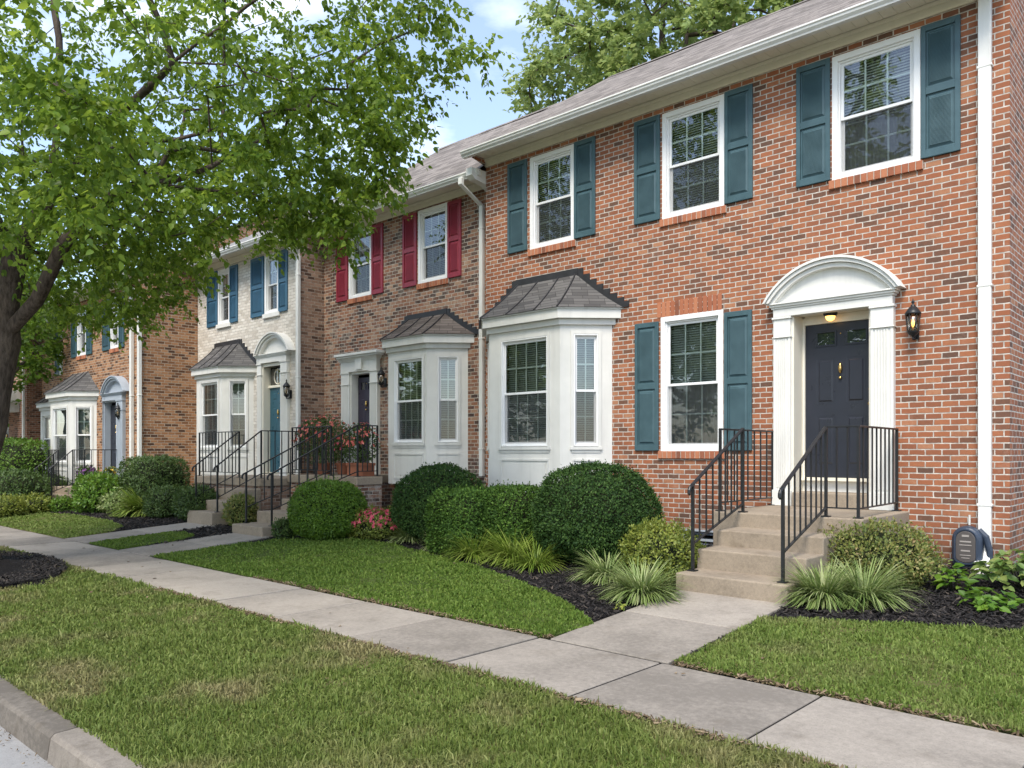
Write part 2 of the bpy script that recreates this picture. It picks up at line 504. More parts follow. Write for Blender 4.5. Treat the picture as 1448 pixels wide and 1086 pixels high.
def shingle(name, a, b, c, row=0.13, w=0.26, level=False):
    t = NT(name)
    uv = t.coord('UV')
    if level:      # courses follow the height, whatever way the slope faces
        sp = t.node('ShaderNodeSeparateXYZ'); t.l.new(t.pos(), sp.inputs[0])
        cb = t.node('ShaderNodeCombineXYZ')
        t.l.new(t.math('ADD', sp.outputs[0], sp.outputs[1]), cb.inputs[0]); t.l.new(t.math('MULTIPLY', sp.outputs[2], 1.25), cb.inputs[1])
        uv = cb.outputs[0]
    k = t.node('ShaderNodeTexBrick', offset=0.37, offset_frequency=3)
    t.l.new(t.mapv(uv, (1, 1.2, 1)), k.inputs['Vector'])
    for q, v in (('Scale', 1.0), ('Mortar Size', 0.006), ('Mortar Smooth', 0.4), ('Brick Width', w), ('Row Height', row)): k.inputs[q].default_value = v
    k.inputs['Color1'].default_value = (0,0,0,1); k.inputs['Color2'].default_value = (1,1,1,1); k.inputs['Mortar'].default_value = (0,0,0,1)
    n = t.noise(uv, 120, 3, 0.7); n2 = t.noise(uv, 2.0, 4)
    v = t.math('ADD', t.math('MULTIPLY', k.outputs['Color'], 0.5), t.math('ADD', t.math('MULTIPLY', n, 0.35), t.math('MULTIPLY', n2, 0.25)))
    col = t.ramp(v, [(0.2, a), (0.5, b), (0.9, c)])
    col = t.mix(t.math('MULTIPLY', k.outputs['Fac'], 0.7), col, tuple(x * 0.4 for x in a))
    # each course lifts towards its lower edge
    sep = t.node('ShaderNodeSeparateXYZ'); t.l.new(t.mapv(uv, (1, 1.2 / row, 1)), sep.inputs[0])
    fr = t.math('FRACT', sep.outputs[1])
    t.bump(t.math('ADD', t.math('SUBTRACT', 1.0, fr), t.math('MULTIPLY', n, 0.3)), 0.5, 0.012)
    return t.fin(col, 0.92, 0.15)
M['shingle'] = shingle('grey_brown_shingle', (0.10, 0.088, 0.08), (0.195, 0.17, 0.152), (0.30, 0.265, 0.24))
M['shingle_grey'] = shingle('pale_grey_shingle', (0.15, 0.15, 0.15), (0.24, 0.235, 0.23), (0.33, 0.32, 0.31))
M['bayroof'] = shingle('bay_roof_slate', (0.062, 0.060, 0.060), (0.098, 0.094, 0.092), (0.15, 0.143, 0.138), 0.085, 0.34, True)
M['bayroof_brown'] = shingle('bay_roof_brown', (0.085, 0.070, 0.062), (0.14, 0.118, 0.105), (0.20, 0.17, 0.15), 0.085, 0.34, True)

def leafmat(name, stops, trans=0.35, rough=0.45, spec=0.35, patch=None, pscale=2.6):
    t = NT(name)
    v = t.island()
    n = t.noise(t.pos(), pscale, 3)
    v2 = t.math('ADD', t.math('MULTIPLY', v, 0.6), t.math('MULTIPLY', n, 0.45))
    col = t.ramp(v2, stops)
    if patch:
        pn = t.noise(t.pos(), patch[1], 4, 0.6)
        col = t.mix(t.ramp(pn, [(patch[2], (0,0,0)), (patch[3], (patch[4],)*3)]), col, t.ramp(v, patch[0]))
    t.fin(col, rough, spec)
    tl = t.node('ShaderNodeBsdfTranslucent')
    hs = t.node('ShaderNodeHueSaturation'); hs.inputs['Value'].default_value = 1.5; hs.inputs['Hue'].default_value = 0.485
    t.l.new(col, hs.inputs['Color']); t.l.new(hs.outputs[0], tl.inputs[0])
    mx = t.node('ShaderNodeMixShader'); mx.inputs[0].default_value = trans
    t.l.new(t.b.outputs[0], mx.inputs[1]); t.l.new(tl.outputs[0], mx.inputs[2]); t.l.new(mx.outputs[0], t.out.inputs[0])
    return t.m
M['maple'] = leafmat('maple_leaf', [(0.15, (0.065, 0.125, 0.014)), (0.5, (0.13, 0.22, 0.024)), (0.9, (0.25, 0.345, 0.045))], 0.52, 0.42)
M['leaf_far'] = leafmat('pale_tree_leaf', [(0.15, (0.14, 0.21, 0.06)), (0.5, (0.22, 0.30, 0.085)), (0.9, (0.33, 0.40, 0.15))], 0.42, 0.5)
M['leaf_bright'] = leafmat('bright_tree_leaf', [(0.15, (0.05, 0.10, 0.012)), (0.5, (0.09, 0.17, 0.02)), (0.9, (0.15, 0.24, 0.03))], 0.45, 0.5)
M['yew'] = leafmat('yew_leaf', [(0.15, (0.013, 0.036, 0.010)), (0.5, (0.030, 0.070, 0.015)), (0.9, (0.068, 0.125, 0.024))], 0.15, 0.65, 0.2)
M['yew_light'] = leafmat('young_yew_leaf', [(0.15, (0.020, 0.052, 0.010)), (0.5, (0.045, 0.10, 0.015)), (0.9, (0.10, 0.18, 0.026))], 0.18, 0.65, 0.2)
M['boxwood'] = leafmat('boxwood_leaf', [(0.15, (0.045, 0.10, 0.010)), (0.5, (0.085, 0.17, 0.016)), (0.9, (0.15, 0.25, 0.026))], 0.2, 0.5)
M['hedge'] = leafmat('hedge_leaf', [(0.15, (0.036, 0.068, 0.018)), (0.5, (0.060, 0.108, 0.026)), (0.9, (0.11, 0.165, 0.04))], 0.2, 0.5)
M['spirea'] = leafmat('yellow_green_leaf', [(0.15, (0.08, 0.12, 0.02)), (0.5, (0.17, 0.21, 0.035)), (0.9, (0.30, 0.32, 0.06))], 0.3, 0.5)
M['abelia'] = leafmat('olive_pink_leaf', [(0.12, (0.07, 0.11, 0.025)), (0.45, (0.15, 0.19, 0.045)), (0.75, (0.26, 0.25, 0.07)), (0.95, (0.33, 0.22, 0.12))], 0.3, 0.5)
M['liriope'] = leafmat('variegated_blade', [(0.15, (0.10, 0.165, 0.04)), (0.5, (0.20, 0.27, 0.08)), (0.9, (0.44, 0.47, 0.24))], 0.25, 0.45)
M['liriope_green'] = leafmat('green_blade', [(0.15, (0.08, 0.14, 0.018)), (0.5, (0.16, 0.24, 0.03)), (0.9, (0.34, 0.40, 0.10))], 0.25, 0.45)
M['hosta'] = leafmat('broad_leaf', [(0.15, (0.06, 0.13, 0.03)), (0.5, (0.13, 0.21, 0.05)), (0.9, (0.28, 0.32, 0.10))], 0.3, 0.4)
M['fern'] = leafmat('fresh_leaf', [(0.15, (0.05, 0.11, 0.012)), (0.5, (0.09, 0.19, 0.02)), (0.9, (0.17, 0.27, 0.03))], 0.3, 0.45)
M['verge_grass'] = leafmat('verge_grass_blade', [(0.15, (0.078, 0.118, 0.022)), (0.5, (0.132, 0.178, 0.037)), (0.9, (0.235, 0.27, 0.08))], 0.25, 0.55, 0.2,
                           patch=([(0.0, (0.19, 0.15, 0.075)), (1.0, (0.38, 0.30, 0.17))], 0.85, 0.49, 0.64, 0.65))
M['lawn_grass'] = leafmat('lawn_grass_blade', [(0.15, (0.060, 0.110, 0.016)), (0.5, (0.105, 0.172, 0.026)), (0.9, (0.185, 0.245, 0.05))], 0.25, 0.55, 0.2)
M['lawn_pale'] = leafmat('pale_lawn_blade', [(0.15, (0.085, 0.135, 0.025)), (0.5, (0.14, 0.20, 0.04)), (0.9, (0.24, 0.29, 0.08))], 0.25, 0.55, 0.2,
                         patch=([(0.0, (0.15, 0.14, 0.06)), (1.0, (0.27, 0.24, 0.12))], 1.1, 0.52, 0.7, 0.6))
M['petal_pink'] = leafmat('pink_petal', [(0.1, (0.55, 0.045, 0.12)), (0.5, (0.70, 0.10, 0.17)), (0.9, (0.78, 0.26, 0.24))], 0.3, 0.5)
M['petal_coral'] = leafmat('coral_petal', [(0.1, (0.50, 0.06, 0.06)), (0.5, (0.66, 0.16, 0.12)), (0.9, (0.74, 0.32, 0.25))], 0.3, 0.5)
M['petal_purple'] = leafmat('purple_petal', [(0.1, (0.10, 0.03, 0.14)), (0.9, (0.26, 0.09, 0.28))], 0.3, 0.5)
M['petal_yellow'] = leafmat('yellow_petal', [(0.1, (0.6, 0.4, 0.03)), (0.9, (0.8, 0.6, 0.1))], 0.3, 0.5)

def bark(name, a, b):
    t = NT(name)
    p = t.pos()
    n = t.noise(t.mapv(p, (1, 1, 0.28)), 22, 7, 0.65); m = t.noise(p, 3, 3)
    v = t.math('ADD', t.math('MULTIPLY', n, 0.75), t.math('MULTIPLY', m, 0.25))
    t.bump(n, 0.9, 0.03)
    return t.fin(t.ramp(v, [(0.36, a), (0.62, b)]), 0.92, 0.15)
M['bark'] = bark('maple_bark', (0.035, 0.027, 0.022), (0.135, 0.105, 0.085))
M['twig'] = bark('twig_and_core_shade', (0.012, 0.016, 0.008), (0.030, 0.036, 0.016))  # green-black for plant stems and for the painted shade of shrub cores

def soil(name, a, b, c, sc=1.0, bump=0.6, dist=0.03):
    t = NT(name)
    p = t.pos()
    n1 = t.noise(p, 0.9 * sc, 5); n2 = t.noise(p, 26 * sc, 6, 0.7)
    v = t.math('ADD', t.math('MULTIPLY', n1, 0.5), t.math('MULTIPLY', n2, 0.5))
    t.bump(n2, bump, dist)
    return t.fin(t.ramp(v, [(0.35, a), (0.5, b), (0.65, c)]), 0.95, 0.1)
M['mulch'] = soil('black_mulch', (0.010, 0.009, 0.009), (0.020, 0.018, 0.018), (0.034, 0.030, 0.028), 1.0, 1.0, 0.05)
M['turf'] = soil('turf_thatch', (0.06, 0.068, 0.022), (0.10, 0.10, 0.036), (0.18, 0.145, 0.075))
M['turf_green'] = soil('green_thatch', (0.038, 0.06, 0.014), (0.058, 0.082, 0.02), (0.085, 0.10, 0.03))
M['earth'] = soil('bare_earth', (0.07, 0.052, 0.038), (0.10, 0.078, 0.056), (0.15, 0.115, 0.085))
M['farland'] = soil('far_turf', (0.045, 0.07, 0.02), (0.065, 0.09, 0.026), (0.09, 0.11, 0.04))
def chipmat():
    t = NT('mulch_chip')
    return t.fin(t.ramp(t.island(), [(0.0, (0.010, 0.009, 0.009)), (0.6, (0.026, 0.023, 0.022)), (0.9, (0.055, 0.046, 0.040)), (1.0, (0.095, 0.075, 0.06))]), 0.85, 0.25)
M['chip'] = chipmat()
def litter():
    t = NT('dry_litter')
    return t.fin(t.ramp(t.island(), [(0.0, (0.08, 0.055, 0.035)), (0.6, (0.16, 0.115, 0.07)), (1.0, (0.30, 0.23, 0.15))]), 0.9, 0.15)
M['litter'] = litter()

# ================================================================== GROUND, STREET, WALKS
def sheet(name, poly, mat, off, step=0.25, noise=0.006, kind='structure', edge_drop=0.0):
    """polygon laid on the yard profile, cut to a grid and gently uneven"""
    bm = bmesh.new()
    vs = [bm.verts.new((x, y, 0)) for x, y in poly]
    bm.faces.new(vs)
    bm.normal_update()
    if bm.faces[:][0].normal.z < 0: bmesh.ops.reverse_faces(bm, faces=bm.faces[:])
    xs = [p[0] for p in poly]; ys = [p[1] for p in poly]
    def cuts(a, b, axis):
        k = math.floor(a / step) + 1
        while k * step < b:
            co = [0, 0, 0]; no = [0, 0, 0]
            co[axis] = k * step; no[axis] = 1
            bmesh.ops.bisect_plane(bm, geom=bm.verts[:] + bm.edges[:] + bm.faces[:], plane_co=co, plane_no=no)
            k += 1
    cuts(min(xs), max(xs), 0); cuts(min(ys), max(ys), 1)
    bound = {v for e in bm.edges if e.is_boundary for v in e.verts}
    for v in bm.verts:
        n = math.sin(v.co.x * 2.1 + 1.3) * math.cos(v.co.y * 2.7) + 0.6 * math.sin(v.co.x * 5.3 + v.co.y * 4.1)
        v.co.z = gz(v.co.y) + off + noise * n - (edge_drop if v in bound else 0)
    me = bpy.data.meshes.new(name); bm.to_mesh(me); bm.free()
    me.materials.append(mat)
    o = finish(bpy.data.objects.new(name, me), None)
    return tag(o, kind=kind)

# the street runs along x; everything beyond it is one big sheet of land
g = MB()
ys = [1.72, 3.92, 5.04, 7.12, 10.0, 30, 300]
for a, b in zip(ys[:-1], ys[1:]):
    za, zb = gz(a) - 0.07, gz(b) - 0.07
    g.add([(-400, a, za), (120, a, za), (120, b, zb), (-400, b, zb)], [(0, 1, 2, 3)])
tag(g.build('ground', M['earth']), kind='structure')
s = MB(); s.add([(-400, -9.0, -0.20), (120, -9.0, -0.20), (120, 1.60, -0.20), (-400, 1.60, -0.20)], [(0, 1, 2, 3)])
tag(s.build('street', M['street']), kind='structure')
s = MB(); s.add([(-400, -300, -0.06), (120, -300, -0.06), (120, -9.0, -0.06), (-400, -9.0, -0.06)], [(0, 1, 2, 3)])
tag(s.build('land_across_the_street', M['farland']), kind='structure')
# kerb in cast lengths
c = MB()
x = 4.0
while x > -60:
    x2 = x - 3.0
    c.prism([(1.535, -0.21), (1.555, -0.075), (1.575, -0.052), (1.735, -0.045), (1.735, -0.21)], 'x', x2 + 0.006, x - 0.006)
    x = x2
tag(c.build('kerb', M['curb'], bevel=0.008), kind='structure')
# dirt and leaf litter in the gutter is scattered later
# sidewalk slabs
c = MB()
x = -3.15 + 1.18 * 6
rr = random.Random(3)
while x > -60:
    x2 = x - 1.18
    dz = rr.uniform(-0.004, 0.004)
    c.box(x2 + 0.010, x - 0.010, 3.92, 5.04, -0.09, 0.012 + dz)
    x = x2
tag(c.build('sidewalk', M['sidewalk'], bevel=0.007), kind='structure')
j = MB(); x = -3.15 + 1.18 * 6
while x > -60:
    j.box(x - 0.0098, x + 0.0098, 3.925, 5.035, -0.06, 0.002); x -= 1.18
tag(j.build('sidewalk_joints', M['mulch']), kind='structure')
def walkway(x0, x1, y0, y1, n, name='front_walk'):
    c = MB()
    for i in range(n):
        a = y0 + (y1 - y0) * i / n + 0.006; b = y0 + (y1 - y0) * (i + 1) / n - 0.010
        za, zb = gz(a) + 0.014, gz(b) + 0.014
        c.add([(x0,a,za-.1),(x1,a,za-.1),(x1,b,zb-.1),(x0,b,zb-.1),(x0,a,za),(x1,a,za),(x1,b,zb),(x0,b,zb)],
              [(0,3,2,1),(4,5,6,7),(0,1,5,4),(1,2,6,5),(2,3,7,6),(3,0,4,7)])
    j = MB()
    for i in range(n):
        a = y0 + (y1 - y0) * i / n
        j.box(x0 + .004, x1 - .004, a - .0098, a + .0098, gz(a) - .07, gz(a) + .004)
    tag(j.build('walk_joints', M['mulch']), kind='structure')
    return tag(c.build(name, M['sidewalk'], bevel=0.007), kind='structure')
walkway(-4.22, -3.10, 5.05, 7.22, 2)
walkway(-13.08, -11.98, 5.05, 7.05, 2)
walkway(-15.5, -14.45, 5.05, 7.38, 2)
walkway(-23.3, -22.0, 5.05, 6.9, 2)

# planting beds: one sheet of mulch under the front yards
sheet('mulch_bed', [(-60, 5.06), (6, 5.06), (6, 10.6), (-60, 10.6)], M['mulch'], -0.02, 0.5, 0.012, 'structure')

LAWN_A = [(-11.93, 5.07), (-4.27, 5.07)] + [gp(*p) for p in [(838, 884), (812, 862), (775, 841), (722, 819), (660, 799), (605, 785), (560, 772), (505, 764), (440, 764), (385, 765)]]
LAWN_B = [(-3.06, 5.07), (5.5, 5.07), (5.5, 7.3)] + [gp(*p) for p in [(1440, 897), (1300, 886), (1190, 881), (1112, 877)]] + [(-3.06, 6.55)]
LAWN_C = [(-14.4, 5.07), (-13.13, 5.07), (-13.13, 6.0), (-13.4, 6.45), (-14.0, 6.55), (-14.4, 6.5)]
LAWN_D = [(-21.9, 5.07), (-15.56, 5.07), (-15.56, 5.85), (-16.2, 6.35), (-17.6, 6.6), (-19.5, 6.65), (-21.9, 6.4)]
LAWN_E = [(-40, 5.07), (-23.4, 5.07), (-23.4, 6.4), (-40, 6.5)]
sheet('front_lawn', LAWN_A, M['turf_green'], 0.02, 0.25, 0.008, edge_drop=0.02)
sheet('front_lawn', LAWN_B, M['turf'], 0.02, 0.25, 0.008, edge_drop=0.02)
sheet('front_lawn', LAWN_C, M['turf_green'], 0.02, 0.25, 0.006, edge_drop=0.02)
sheet('front_lawn', LAWN_D, M['turf'], 0.02, 0.25, 0.006, edge_drop=0.02)
sheet('front_lawn', LAWN_E, M['turf_green'], 0.02, 0.5, 0.006, edge_drop=0.02)
VERGE = [(-60, 1.745), (5, 1.745), (5, 3.90), (-60, 3.90)]
sheet('verge', VERGE, M['turf'], 0.0, 0.25, 0.008, edge_drop=0.012)
TREE_XY = (-12.5, 2.95)
ring = MB(); vs = []; fs = []
for k in range(36):
    a = 2 * math.pi * k / 36
    r = 1.55 + 0.12 * math.sin(3 * a + 1) + 0.06 * math.sin(7 * a)
    vs.append((TREE_XY[0] + r * math.cos(a) * 1.25, TREE_XY[1] + r * 0.62 * math.sin(a), -0.035 + 0.03))
    vs.append((TREE_XY[0] + .4 * r * math.cos(a), TREE_XY[1] + .4 * r * 0.62 * math.sin(a), 0.11))
for k in range(36):
    j = (k + 1) % 36
    fs.append((2*k, 2*j, 2*j+1, 2*k+1))
fs.append([2*k+1 for k in range(36)])
ring.smooth = True; ring.add(vs, fs)
tag(ring.build('tree_mulch_ring', M['mulch']), kind='structure')

# ================================================================== HOUSE PARTS
def window_unit(parent, x0, x1, z0, z1, y, cols, rows, Mx=None, trim='vinyl', casing=0.07, blind='blind', low_screen=True, name='window', split=0.5, sub=False, curtain=False, closed=1.0, st=0.022, sw=0.036):
    """double-hung window set in an opening x0..x1, z0..z1 of a wall at y (facing -y)"""
    a = MB(Mx)
    cw = casing
    # casing, proud of the wall by 18 mm, and a sill nose
    for (p, q, r, s_) in ((x0, x0+cw, z0, z1), (x1-cw, x1, z0, z1), (x0+cw, x1-cw, z1-cw, z1), (x0+cw, x1-cw, z0, z0+cw*.7)):
        a.box(p, q, y-0.018, y+0.10, r, s_)
    ix0, ix1, iz0, iz1 = x0+cw, x1-cw, z0+cw*.7, z1-cw
    # inner stop
    for (p, q, r, s_) in ((ix0, ix0+st, iz0, iz1), (ix1-st, ix1, iz0, iz1), (ix0+st, ix1-st, iz1-st, iz1), (ix0+st, ix1-st, iz0, iz0+st)):
        a.box(p, q, y+0.012, y+0.10, r, s_)
    w = a.build(name, M[trim], parent, bevel=0.003, seg=1)
    ix0 += st; ix1 -= st; iz0 += st; iz1 -= st
    zm = iz0 + (iz1-iz0)*split
    def sash(za, zb, yy, rail_b, rail_t):
        s = MB(Mx)
        s.box(ix0, ix0+sw, yy, yy+0.03, za, zb); s.box(ix1-sw, ix1, yy, yy+0.03, za, zb)
        s.box(ix0+sw, ix1-sw, yy, yy+0.03, za, za+rail_b); s.box(ix0+sw, ix1-sw, yy, yy+0.03, zb-rail_t, zb)
        s.build('sash', M[trim], parent if sub else w, bevel=0.002, seg=1)
        gx0, gx1, ga, gb = ix0+sw, ix1-sw, za+rail_b, zb-rail_t
        m = MB(Mx); mw = 0.010
        for k in range(1, cols):
            cx = gx0 + (gx1-gx0)*k/cols; m.box(cx-mw, cx+mw, yy+0.009, yy+0.021, ga, gb)
        for k in range(1, rows):
            cz = ga + (gb-ga)*k/rows; m.box(gx0, gx1, yy+0.0095, yy+0.0205, cz-mw, cz+mw)
        m.build('muntin', M['muntin'], parent if sub else w)
        p = MB(Mx); p.add([(gx0, yy+0.006, ga), (gx1, yy+0.006, ga), (gx1, yy+0.006, gb), (gx0, yy+0.006, gb)], [(0,1,2,3)])
        p.build('pane', M['glass'], parent if sub else w)
        return gx0, gx1, ga, gb
    sash(zm-0.02, iz1, y+0.035, 0.034, 0.036)
    gx0, gx1, ga, gb = sash(iz0, zm+0.02, y+0.068, 0.045, 0.034)
    if low_screen:
        p = MB(Mx); p.add([(gx0-.03, y+0.045, ga-.02), (gx1+.03, y+0.045, ga-.02), (gx1+.03, y+0.045, gb-.01), (gx0-.03, y+0.045, gb-.01)], [(0,1,2,3)])
        p.build('screen', M['screen'], parent if sub else w)
    # venetian blind: real slats
    if blind:
        s = MB(Mx); zz = iz1 - 0.02; zend = iz1 - (iz1 - iz0) * closed
        while zz > zend:
            s.add([(ix0, y+0.115, zz-0.017), (ix1, y+0.115, zz-0.017), (ix1, y+0.14, zz+0.010), (ix0, y+0.14, zz+0.010)], [(0,1,2,3)])
            zz -= 0.034
        s.build('blind', M[blind], parent if sub else w)
    if curtain:
        s = MB(Mx); n = 26; vs = []
        for k in range(n*2+1):
            xx = ix0 + (ix1-ix0)*k/(n*2)
            if 0.30 < k/(n*2) < 0.62 and curtain == 'parted': continue
            vs.append(xx)
        for p0, p1 in zip(vs[:-1], vs[1:]):
            if p1-p0 > (ix1-ix0)*0.1: continue
            ya = y+0.19+0.025*math.sin(p0*70); yb = y+0.19+0.025*math.sin(p1*70)
            s.add([(p0, ya, iz0), (p1, yb, iz0), (p1, yb, iz1), (p0, ya, iz1)], [(0,1,2,3)])
        s.build('curtain', M['curtain'], parent if sub else w)
    return w

def shutter(parent, x0, x1, z0, z1, y, mat, louvre=True):
    """board shutter: stiles, three rails and two raised, louvre-textured panels"""
    a = MB()
    t0, t1 = y-0.035, y-0.002
    st = 0.052; mid = z0 + (z1-z0)*0.50
    a.box(x0, x0+st, t0, t1, z0, z1); a.box(x1-st, x1, t0, t1, z0, z1)
    for za, zb in ((z0, z0+.085), (mid-.04, mid+.045), (z1-.07, z1)):
        a.box(x0+st, x1-st, t0, t1, za, zb)
    a.box(x0+st, x1-st, t1-0.012, t1, z0+.085, z1-.07)
    o = a.build('shutter', M[mat], parent, bevel=0.004, seg=1)
    for za, zb in ((z0+.085, mid-.04), (mid+.045, z1-.07)):
        b = MB()
        m = 0.018
        p0, p1, q0, q1 = x0+st+m, x1-st-m, za+m, zb-m
        e = 0.024
        yb, yf = t1-0.012, t0+0.006
        b.add([(p0,yb,q0),(p1,yb,q0),(p1,yb,q1),(p0,yb,q1),(p0+e,yf,q0+e),(p1-e,yf,q0+e),(p1-e,yf,q1-e),(p0+e,yf,q1-e)],
              [(0,1,5,4),(1,2,6,5),(2,3,7,6),(3,0,4,7),(4,5,6,7)])
        if louvre:
            zz = q0+e+0.004
            while zz < q1-e-0.012:
                b.add([(p0+e,yf-0.0005,zz+.011),(p1-e,yf-0.0005,zz+.011),(p1-e,yf-0.006,zz),(p0+e,yf-0.006,zz)], [(3,2,1,0)])
                zz += 0.0135
        b.build('shutter_panel', M[mat], o)
    return o

def brick_row(parent, x0, x1, z0, z1, y0, y1, name='brick_sill', slope=0.0):
    """row of bricks standing on edge with mortar between"""
    a = MB(); n = max(2, round((x1-x0)/0.076)); p = (x1-x0)/n
    rr = random.Random(int((x0+z0)*1000))
    for k in range(n):
        d = rr.uniform(-.003, .003)
        a.box(x0+k*p+.005, x0+(k+1)*p-.005, y0+d, y1, z0, z1)
    o = a.build(name, M['brick_unit'], parent, bevel=0.003, seg=1)
    b = MB(); b.box(x0+.002, x1-.002, y0+.008, y1-.001, z0+.004, z1-.006)
    b.build('mortar_bed', M['mortar'], o)
    return o

def gutter(parent, x0, x1, yb, z, mat='white', name='gutter'):
    """K-style gutter hung in front of y=yb with its lip at height z"""
    a = MB()
    prof = [(yb, z), (yb-.105, z), (yb-.125, z-.012), (yb-.125, z-.030), (yb-.110, z-.040), (yb-.105, z-.065), (yb-.075, z-.095), (yb-.070, z-.115), (yb, z-.115)]
    a.prism(prof, 'x', x0, x1)
    o = a.build(name, M[mat], parent)
    return o

def downspout(parent, x, ywall, ztop, zbot, ygut, mat='white', w=0.085, d=0.065, kick=True, elbow=True):
    a = MB()
    pts = [(x, ygut-.06, ztop), (x, ygut-.06, ztop-.12), (x, ywall-d*.6, ztop-.38), (x, ywall-d*.6, zbot+.12)] if elbow else [(x, ywall-d*.6, ztop), (x, ywall-d*.6, zbot+.12)]
    if kick: pts += [(x, ywall-d*.6-.05, zbot+.03), (x, ywall-d-.18, zbot)]
    vs, fs = [], []
    for (px, py, pz) in pts:
        for (ax, ay) in ((-w/2, -d/2), (w/2, -d/2), (w/2, d/2), (-w/2, d/2)): vs.append((px+ax, py+ay, pz))
    for i in range(len(pts)-1):
        for k in range(4):
            j = (k+1) % 4; fs.append((i*4+k, i*4+j, i*4+4+j, i*4+4+k))
    fs += [(3,2,1,0), tuple(len(vs)-4+k for k in range(4))]
    a.add(vs, fs)
    for zz in np.linspace(zbot+.6, ztop-.8, 3): a.box(x-w/2-.012, x+w/2+.012, ywall-d-.012, ywall-.004, zz, zz+.03)
    return a.build('downspout', M[mat], parent, bevel=0.008, seg=2)

def roof(parent, x0, x1, ye, ze, yr, zr, mat, over=0.0, rake='white', yback=None):
    """gable roof slab from eave (ye,ze) up to the ridge (yr,zr) and down the back"""
    t = 0.05
    yb = 2*yr-ye if yback is None else yback
    # many columns so the ridge line is not dead straight
    a = MB()
    n = max(4, int((x1-x0)/0.8)); vs = []; fs = []
    for i in range(n+1):
        x = x0+(x1-x0)*i/n
        w = 0.012*math.sin(x*1.7)+0.008*math.sin(x*3.9+1)
        vs += [(x, ye, ze), (x, yr, zr+w), (x, yb, ze), (x, ye, ze-t), (x, yb, ze-t)]
    for i in range(n):
        q = i*5; r = q+5
        fs += [(q, r, r+1, q+1), (q+1, r+1, r+2, q+2), (q+3, r+3, r, q)]
    a.add(vs, fs)
    o = a.build('roof', M[mat], parent)
    b = MB()
    for i in range(n):
        x = x0+(x1-x0)*i/n; x2 = x0+(x1-x0)*(i+1)/n - .004
        b.add([(x, yr-.13, zr-.13*(zr-ze)/(yr-ye)+.018), (x2, yr-.13, zr-.13*(zr-ze)/(yr-ye)+.018), (x2, yr, zr+.03), (x, yr, zr+.03), (x, yr+.13, zr-.07), (x2, yr+.13, zr-.07)],
              [(0,1,2,3), (3,2,5,4)])
    b.build('ridge_cap', M[mat], o)
    return o

def rake_board(parent, x, w, ye, ze, yr, zr, h=0.20, mat='white'):
    a = MB()
    s = (zr-ze)/(yr-ye)
    y0 = ye-.02
    a.prism([(y0, ze-h-.02), (yr, zr-h), (yr, zr+.01), (y0, ze-.01)], 'x', x, x+w)
    a.prism([(y0, ze-.055), (yr, zr-.045), (yr, zr+.012), (y0, ze-.008)], 'x', x+w, x+w+.025)
    return a.build('rake_board', M[mat], parent)

